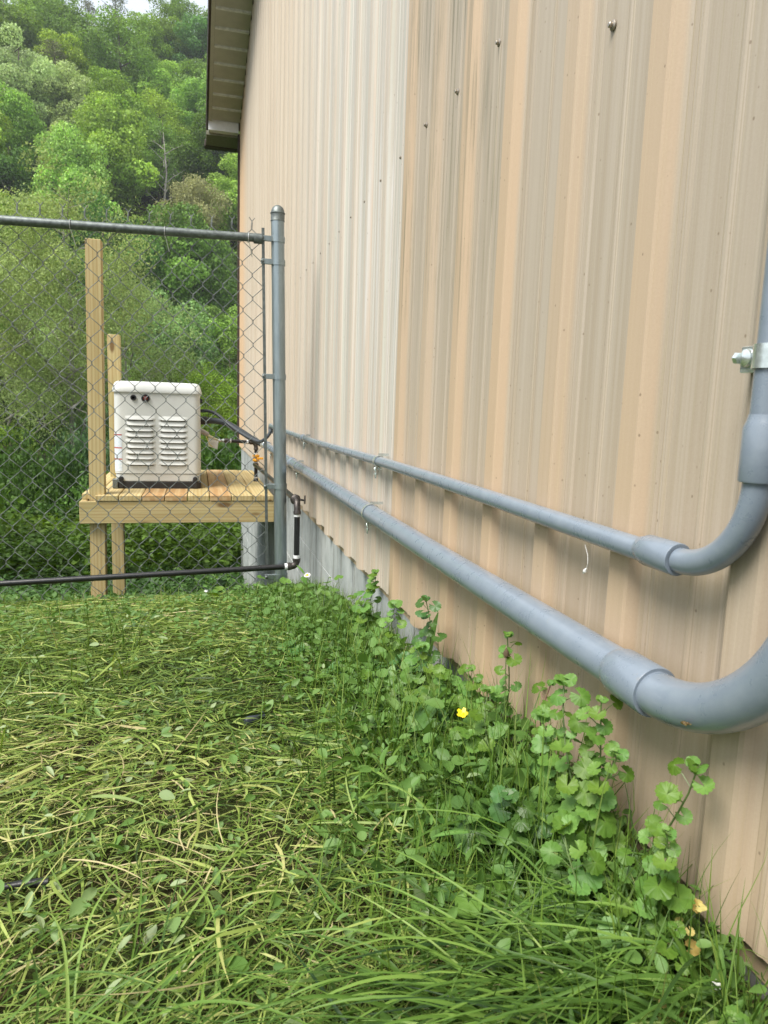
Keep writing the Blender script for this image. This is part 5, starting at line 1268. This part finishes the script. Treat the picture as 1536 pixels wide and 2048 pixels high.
def trunk_mesh(name, seed, h, r0, spread, n_limbs=8, start=0.3, twigs=2):
    r_ = random.Random(seed); mb = MB()
    top = Vector((r_.uniform(-.3, .3), r_.uniform(-.3, .3), h)); P = [Vector((0, 0, -0.4)), Vector((r_.uniform(-.1, .1), r_.uniform(-.1, .1), h * .3)), Vector((r_.uniform(-.25, .25), r_.uniform(-.25, .25), h * .65)), top]
    mb.tube(P, [r0 * 1.2, r0 * .85, r0 * .5, r0 * .1], 7)
    for i in range(n_limbs):
        t_ = start + (0.95 - start) * i / n_limbs; z = h * t_; a = i * 2.4 + r_.uniform(-.4, .4); L = spread * (1.05 - 0.5 * t_) * r_.uniform(.7, 1.1); c_ = Vector((0, 0, z))
        d = Vector((math.cos(a), math.sin(a), r_.uniform(.35, .9))); e = c_ + d * L * 0.8; m_ = c_ + d * L * .4 + Vector((r_.uniform(-.15, .15), r_.uniform(-.15, .15), .05)) * L * .4
        rr = r0 * (0.55 - 0.35 * t_); mb.tube([c_, m_, e], [rr, rr * .6, rr * .15], 5, cap=False)
        for q in range(twigs):
            s_ = m_.lerp(e, r_.random() * .8); ed = s_ + Vector((r_.uniform(-1, 1), r_.uniform(-1, 1), r_.uniform(.1, 1))) * L * .35; mb.tube([s_, ed], [rr * .3, rr * .08], 4, cap=False)
    me = bpy.data.meshes.new(name); me.from_pydata(mb.v, [], mb.f); me.update(); me.shade_smooth(); me.materials.append(None); return me
def g4(a, b, c_, d): return [(0.0, a), (0.4, b), (0.75, c_), (1.0, d)]
def green(name, base, lo=0.45, hi=1.85, tr=0.36, ov=0.18):
    b = np.array(base); return leafmat(name, [(0.0, tuple(b * lo)), (0.5, tuple(b)), (1.0, tuple(np.minimum(1, b * hi)))], 0.55, tr, 0.25, ov)
TM = {
 'bright green': green('bright_green_leaves', (0.215, 0.354, 0.036)),
 'yellow-green': green('yellow_green_leaves', (0.280, 0.437, 0.069)),
 'mid green': green('mid_green_leaves', (0.158, 0.271, 0.036)),
 'deep green': green('deep_green_leaves', (0.088, 0.181, 0.024)),
 'silvery green': green('silvery_green_leaves', (0.317, 0.408, 0.143)),
 'olive': green('olive_leaves', (0.327, 0.437, 0.142), 0.6, 1.6),
 'grey-green': green('grey_green_needles', (0.151, 0.174, 0.066), 0.5, 1.6, 0.15),
 'bluish green': green('bluish_green_leaves', (0.206, 0.362, 0.114)),
 'rusty': green('rusty_buds', (0.275, 0.273, 0.102), 0.6, 1.6)}
SHM = {'mid green': green('shrub_mid', (0.085, 0.165, 0.026)), 'deep green': green('shrub_deep', (0.050, 0.110, 0.018)), 'bright green': green('shrub_bright', (0.150, 0.270, 0.035)), 'grey-green': green('shrub_grey', (0.105, 0.130, 0.065)), 'bluish green': green('shrub_bluish', (0.090, 0.180, 0.070))}
M_bark = simple('grey_brown_bark', (0.085, 0.070, 0.055), 0.9, 0, 0.1, 0.35, 5); M_pale = simple('pale_bark', (0.30, 0.28, 0.24), 0.85, 0, 0.1, 0.3, 4)
CROWN = {
 'round': [crown_mesh('crown', 1, 3.7, 8.6, 60, 26000, 0.175, lobe_r=0.28), crown_mesh('crown', 2, 4.0, 8.0, 70, 27000, 0.175, lobe_r=0.27)],
 'tall': [crown_mesh('crown', 3, 3.0, 9.6, 64, 23000, 0.17, lobe_r=0.30), crown_mesh('crown', 8, 2.9, 9.0, 54, 21000, 0.17, lobe_r=0.34)],
 'loose': [crown_mesh('crown', 4, 3.5, 8.4, 60, 15000, 0.16, loose=0.22, lobe_r=0.24)],
 'cone': [crown_mesh('crown', 5, 2.8, 9.0, 60, 14000, 0.15, 0.45, conical=True)],
 'wispy': [crown_mesh('crown', 6, 4.4, 10.5, 110, 27000, 0.105, 0.50, loose=0.25, lobe_r=0.17), crown_mesh('crown', 7, 3.8, 10.0, 100, 24000, 0.10, 0.50, loose=0.28, lobe_r=0.17)],
 'young': [crown_mesh('crown', 9, 2.9, 8.6, 80, 17000, 0.12, 0.6, loose=0.22, lobe_r=0.22)]}
TRK = [trunk_mesh('trunk', 1, 9.0, 0.19, 3.2), trunk_mesh('trunk', 2, 9.5, 0.16, 2.8, 9)]
TRKW = [trunk_mesh('trunk', 3, 8.6, 0.13, 3.7, 18, 0.10, 5), trunk_mesh('trunk', 4, 8.4, 0.11, 3.5, 16, 0.12, 5)]
tr_ = random.Random(5); tree_n = 0
def tree(x, y, h, kind, colour, label=None, group=None, bark=None, sx=1.0, name=None, base=None):
    """h: total height; crown and trunk meshes are about 10 m tall as modelled"""
    global tree_n
    z = H1(x, y) if base is None else base
    nm = name or ('pine_tree' if kind == 'cone' else 'tree')
    if label is None:
        sl = x / y
        side = 'at the left edge of view' if sl < -0.19 else 'left of the tall wooden post' if sl < -0.135 else 'above the generator' if sl < -0.03 else 'beside the building'
        band = 'low on' if y < 68 else 'halfway up' if y < 88 else 'high on' if y < 101 else 'along the crest of'
        side = side.replace('left of the tall wooden post', 'left of the wooden post'); shp = {'round': 'rounded', 'tall': 'tall', 'loose': 'thin-crowned', 'cone': 'conical', 'wispy': 'wispy', 'young': 'young'}[kind]
        label = '%s %s tree %s the hill, %s' % (shp, colour, band, side); group = label.replace(' tree ', ' trees ')
    r_ = thing(nm, (x, y, z), label, 'tree', group)
    s = h / 10.6
    cme = tr_.choice(CROWN[kind]); c_ = link('crown', cme, None, r_); c_.rotation_euler = (0, 0, tr_.uniform(0, 6.28)); c_.scale = (s * sx, s * sx * tr_.uniform(.9, 1.1), s)
    ch = {'round': 5.4, 'tall': 5.4, 'loose': 5.9, 'cone': 5.6, 'wispy': 5.4, 'young': 5.0}[kind]; c_.location = (0, 0, ch * s)
    if not cme.materials: cme.materials.append(TM['mid green'])
    c_.material_slots[0].link = 'OBJECT'; c_.material_slots[0].material = TM[colour]
    tme = tr_.choice(TRKW if kind in ('wispy', 'young') else TRK); t_ = link('trunk', tme, None, r_); t_.rotation_euler = (0, 0, tr_.uniform(0, 6.28)); t_.scale = (s, s, s)
    t_.material_slots[0].link = 'OBJECT'; t_.material_slots[0].material = bark or M_bark
    tree_n += 1
    return r_
def SX(u, v): return -0.223 - 0.0000244 * v + 0.00058 * u       # only a table of bearings for the survey below
SURVEY = [ # x, y, height, shape, colour, label
 (-0.095*104, 104, 14.5, 'cone', 'grey-green', 'dark grey-green pine standing high on the hill against the sky'),
 (-0.125*106, 106, 11.0, 'cone', 'grey-green', 'second, smaller grey-green pine just left of the taller one'),
 (-0.145*84, 84, 10.5, 'tall', 'silvery green', 'tall silvery green tree halfway up the hill, left of the round bright one'),
 (-0.158*78, 78, 8.0, 'tall', 'silvery green', 'smaller silvery tree leaning below the tall silvery one'),
 (-0.092*83, 83, 10.5, 'round', 'bright green', 'broad rounded bright green tree in the middle of the hillside'),
 (-0.045*85, 85, 9.5, 'loose', 'yellow-green', 'pale-flowering thin tree right of the broad rounded one'),
 (-0.222*80, 80, 10.0, 'round', 'bright green', 'vivid green rounded tree at the left edge, halfway up'),
 (-0.225*72, 72, 9.0, 'round', 'deep green', 'deep green tree at the left edge under the vivid one'),
 (-0.200*66, 66, 8.5, 'round', 'bright green', 'wide bright green tree behind the olive ones at the left'),
 (-0.155*92, 92, 10.0, 'tall', 'yellow-green', 'tall yellow-green tree above the silvery ones'),
 (0.022*66, 66, 7.4, 'tall', 'bluish green', 'small bluish green tree close to the building corner'),
 (0.034*58, 58, 7.0, 'round', 'yellow-green', 'yellow-green tree right beside the building corner, above the fence rail'),
 (-0.010*70, 70, 9.5, 'loose', 'rusty', 'thin rusty-budded tree left of the small bluish one'),
 (0.010*104, 104, 13.5, 'round', 'deep green', 'dark broad tree against the sky next to the roof edge'),
 (-0.195*103, 103, 12.5, 'loose', 'yellow-green', 'airy yellow-green tree on the crest with sky showing through'),
 (-0.235*101, 101, 12.0, 'loose', 'mid green', 'airy green tree at the crest, far left'),
 (-0.165*110, 110, 12.0, 'loose', 'mid green', 'slim tree on the crest left of the pines'),
 (-0.060*103, 103, 12.5, 'tall', 'bright green', 'tall bright green tree on the crest right of the tall pine'),
 (-0.030*105, 105, 12.0, 'tall', 'mid green', 'tall green tree on the crest between pine and roof edge')]
for (x, y, h, kd, cl, lb) in SURVEY: tree(x, y, h * (1.22 if y < 100 else 0.92), kd, cl, lb)
placed = [(a[0], a[1]) for a in SURVEY]
yrow = 54.5
while yrow < 112:
    xx = -0.33 * yrow
    while xx < 0.12 * yrow:
        x = xx + tr_.uniform(-1.5, 1.5); y = yrow + tr_.uniform(-1.6, 1.6)
        if y > 104 and tr_.random() < 0.45: xx += 5.5; continue
        if all((x - a) ** 2 + (y - b) ** 2 > 15 for a, b in placed):
            kd = tr_.choices(['round', 'tall', 'loose', 'cone'], [5, 4, 2, 0.4])[0]
            cl = 'grey-green' if kd == 'cone' else tr_.choices(['bright green', 'yellow-green', 'mid green', 'deep green', 'silvery green', 'olive', 'bluish green'], [5, 4, 4, 2.2, 1.3, 1, 0.6])[0]
            tree(x, y, tr_.uniform(10.5, 15.5) * (0.8 if y < 58 else 1) * (0.78 if y > 102 else 1), kd, cl, sx=tr_.uniform(0.85, 1.15)); placed.append((x, y))
        xx += tr_.uniform(4.8, 6.4)
    yrow += 5.0
# olive willows and young trees on the near bank
tree(-0.155*33, 33, 14.8, 'wispy', 'olive', 'big wispy olive tree on the near bank behind the tall wooden post', None, M_pale, 0.85)
tree(-0.245*31, 31, 12.3, 'wispy', 'olive', 'second wispy olive tree on the near bank at the left edge', None, M_pale, 0.85)
tree(-0.085*35, 35, 10.8, 'wispy', 'olive', 'lower olive tree right of the big one, behind the rail', None, M_pale, 0.8)
tree(-0.115*39, 39, 8.0, 'young', 'mid green', 'young green tree in the gap behind the generator', None, M_bark)
tree(-0.030*37, 37, 8.0, 'young', 'mid green', 'young tree behind the fence, right of the generator', None, M_pale)
tree(0.012*34, 34, 7.2, 'young', 'bright green', 'fresh green young tree close beside the building corner', None, M_bark)
tree(0.045*39, 39, 8.0, 'young', 'deep green', 'dark young tree partly hidden by the building corner', None, M_bark)
tree(-0.195*39.5, 39.5, 6.5, 'young', 'deep green', 'dark young tree low at the water, left of the wooden post', None, M_bark)
tree(-0.060*36, 36, 5.5, 'young', 'deep green', 'low dark bushy tree straight behind the generator', None, M_bark)
tree(-0.310*38, 38, 9.0, 'young', 'mid green', 'young tree beyond the left edge of view', None, M_bark)
tree(0.005*40, 40, 6.0, 'young', 'olive', 'thin olive sapling behind the fence near the building', None, M_pale)
for q in range(13):
    yq = tr_.uniform(17, 37); xq = tr_.uniform(-0.30, 0.07) * yq
    tree(xq, yq, tr_.uniform(2.6, 4.8) * (0.8 if yq < 24 else 1.1), 'young', tr_.choice(['mid green', 'deep green', 'deep green', 'olive', 'mid green']), 'bushy sapling on the near bank behind the fence', 'saplings on the near bank behind the fence', M_bark)
# bare pale snag
sn = thing('dead_tree', (-0.040 * 76, 76, H1(-3, 76)), 'bare pale dead tree with twisted branches on the lower hill', 'dead tree')
sme = trunk_mesh('trunk', 40, 9.5, 0.15, 3.6, 16, 0.15, 5); o = link('trunk', sme, None, sn); o.material_slots[0].link = 'OBJECT'; o.material_slots[0].material = M_pale
for ch in sn.children: ch.scale = (1.1, 1.1, 1.15)
# shrubs on the near bank
SH = [crown_mesh('foliage', 20 + i, 1.15, 1.7, 26, 3600, 0.075, 0.65, loose=0.15, lobe_r=0.33) for i in range(3)]
for m_ in SH: m_.materials.append(TM['mid green'])
sh_n = 0; sr = random.Random(9)
yy_ = 9.6
while yy_ < 41:
    step = 1.15 + yy_ * 0.022
    xx = -0.33 * yy_
    while xx < 0.11 * yy_:
        x = xx + sr.uniform(-.4, .4); y = yy_ + sr.uniform(-.4, .4)
        if not (x > 0.1 and y < 9.9):
            cl = sr.choices(['mid green', 'deep green', 'bright green', 'grey-green', 'bluish green'], [4, 6, 1.0, 0.9, 0.8])[0]
            sl = x / y; side = 'far left of the platform' if sl < -0.23 else 'left of the platform' if sl < -0.15 else 'seen under the platform' if y < 15 else 'behind the generator' if sl < -0.02 else 'beside the building corner'
            dist = 'just below the platform' if y < 15 else 'halfway down the bank' if y < 27 else 'at the river edge'
            lb = '%s shrub %s, %s' % (cl, dist, side)
            z0 = H1(x, y); top = 0.6 - (0.095 if sl < -0.15 else 0.075) * y; hh = max(0.7, min(2.3, top - z0)) * sr.uniform(0.6, 1.55)
            r_ = link('shrub', SH[sh_n % 3], None); tag(r_, lb, 'shrub', lb.replace(' shrub ', ' shrubs '))
            r_.location = (x, y, z0 + hh * 0.42); r_.rotation_euler = (0, 0, sr.uniform(0, 6.28)); s = hh / 1.75; w_ = (0.75 + 0.022 * y) * sr.uniform(.85, 1.15); r_.scale = (w_, w_, s)
            r_.material_slots[0].link = 'OBJECT'; r_.material_slots[0].material = SHM[cl]; sh_n += 1
        xx += step * sr.uniform(0.85, 1.15)
    yy_ += step
print('trees', tree_n, 'shrubs', sh_n, 'objects', len(bpy.data.objects))

# undergrowth on the hill and along its foot, showing in the gaps between the crowns
A = Acc(); n = 42000
y = 52.8 + 66 * rng.random(n) ** 1.25; x = rng.uniform(-0.36, 0.14, n) * y
ax, sd, nr = frame(n, 1.2); L = rng.uniform(0.22, 0.48, n)
pos = np.stack([x, y, H(x, y) + (0.2 + 1.8 * np.clip(0.5 + vnoise(x * 0.9, y * 0.8, 12), 0, 1)) * rng.random(n) ** 0.7], -1)
A.tri(*stamp(T_card, F_card, pos, ax, sd, nr, L, L * 0.8, np.clip(rng.normal(.5, .17, n) + 0.3 * vnoise(x * .3, y * .3, 4), 0, 1)))
o = link('hill_undergrowth', A.mesh('hill_undergrowth', TM['mid green']), None); tag(o, 'leafy undergrowth filling the gaps between the trees on the hill', 'undergrowth', kind='stuff')

# where several things would read the same, say which of them each one is, from left to right
def tell_apart():
    by = {}
    for o_ in COL.objects:
        if o_.parent is None and 'group' in o_ and 'label' in o_ and o_.get('category') in ('tree', 'shrub'): by.setdefault(o_['label'], []).append(o_)
    words = ['leftmost', 'second', 'third', 'fourth', 'fifth', 'sixth', 'seventh', 'eighth', 'ninth', 'tenth', 'eleventh', 'twelfth']
    for lb_, L_ in by.items():
        if len(L_) < 2: continue
        L_.sort(key=lambda q: q.location.x / q.location.y)
        for i_, q in enumerate(L_):
            w_ = 'rightmost' if i_ == len(L_) - 1 else words[min(i_, 11)] + ('' if i_ == 0 else ' from left')
            q['label'] = ' '.join(('%s, %s' % (lb_.replace('at the left edge of view', 'at the left edge'), w_)).split()[:16])
tell_apart()

# thin valley air
mb = MB(); mb.box((-170, -30, -6.5), (170, 190, 75)); t = NT('valley_haze')
pv = t.n('ShaderNodeVolumePrincipled'); pv.inputs['Color'].default_value = (0.9, 0.95, 1.0, 1); pv.inputs['Density'].default_value = 0.0006; pv.inputs['Anisotropy'].default_value = 0.2
t.t.links.new(pv.outputs[0], t.out.inputs['Volume'])
hz = build(mb, 'haze', t.m, smooth=False); tag(hz, 'thin pale air that softens the far trees', 'haze', kind='stuff')
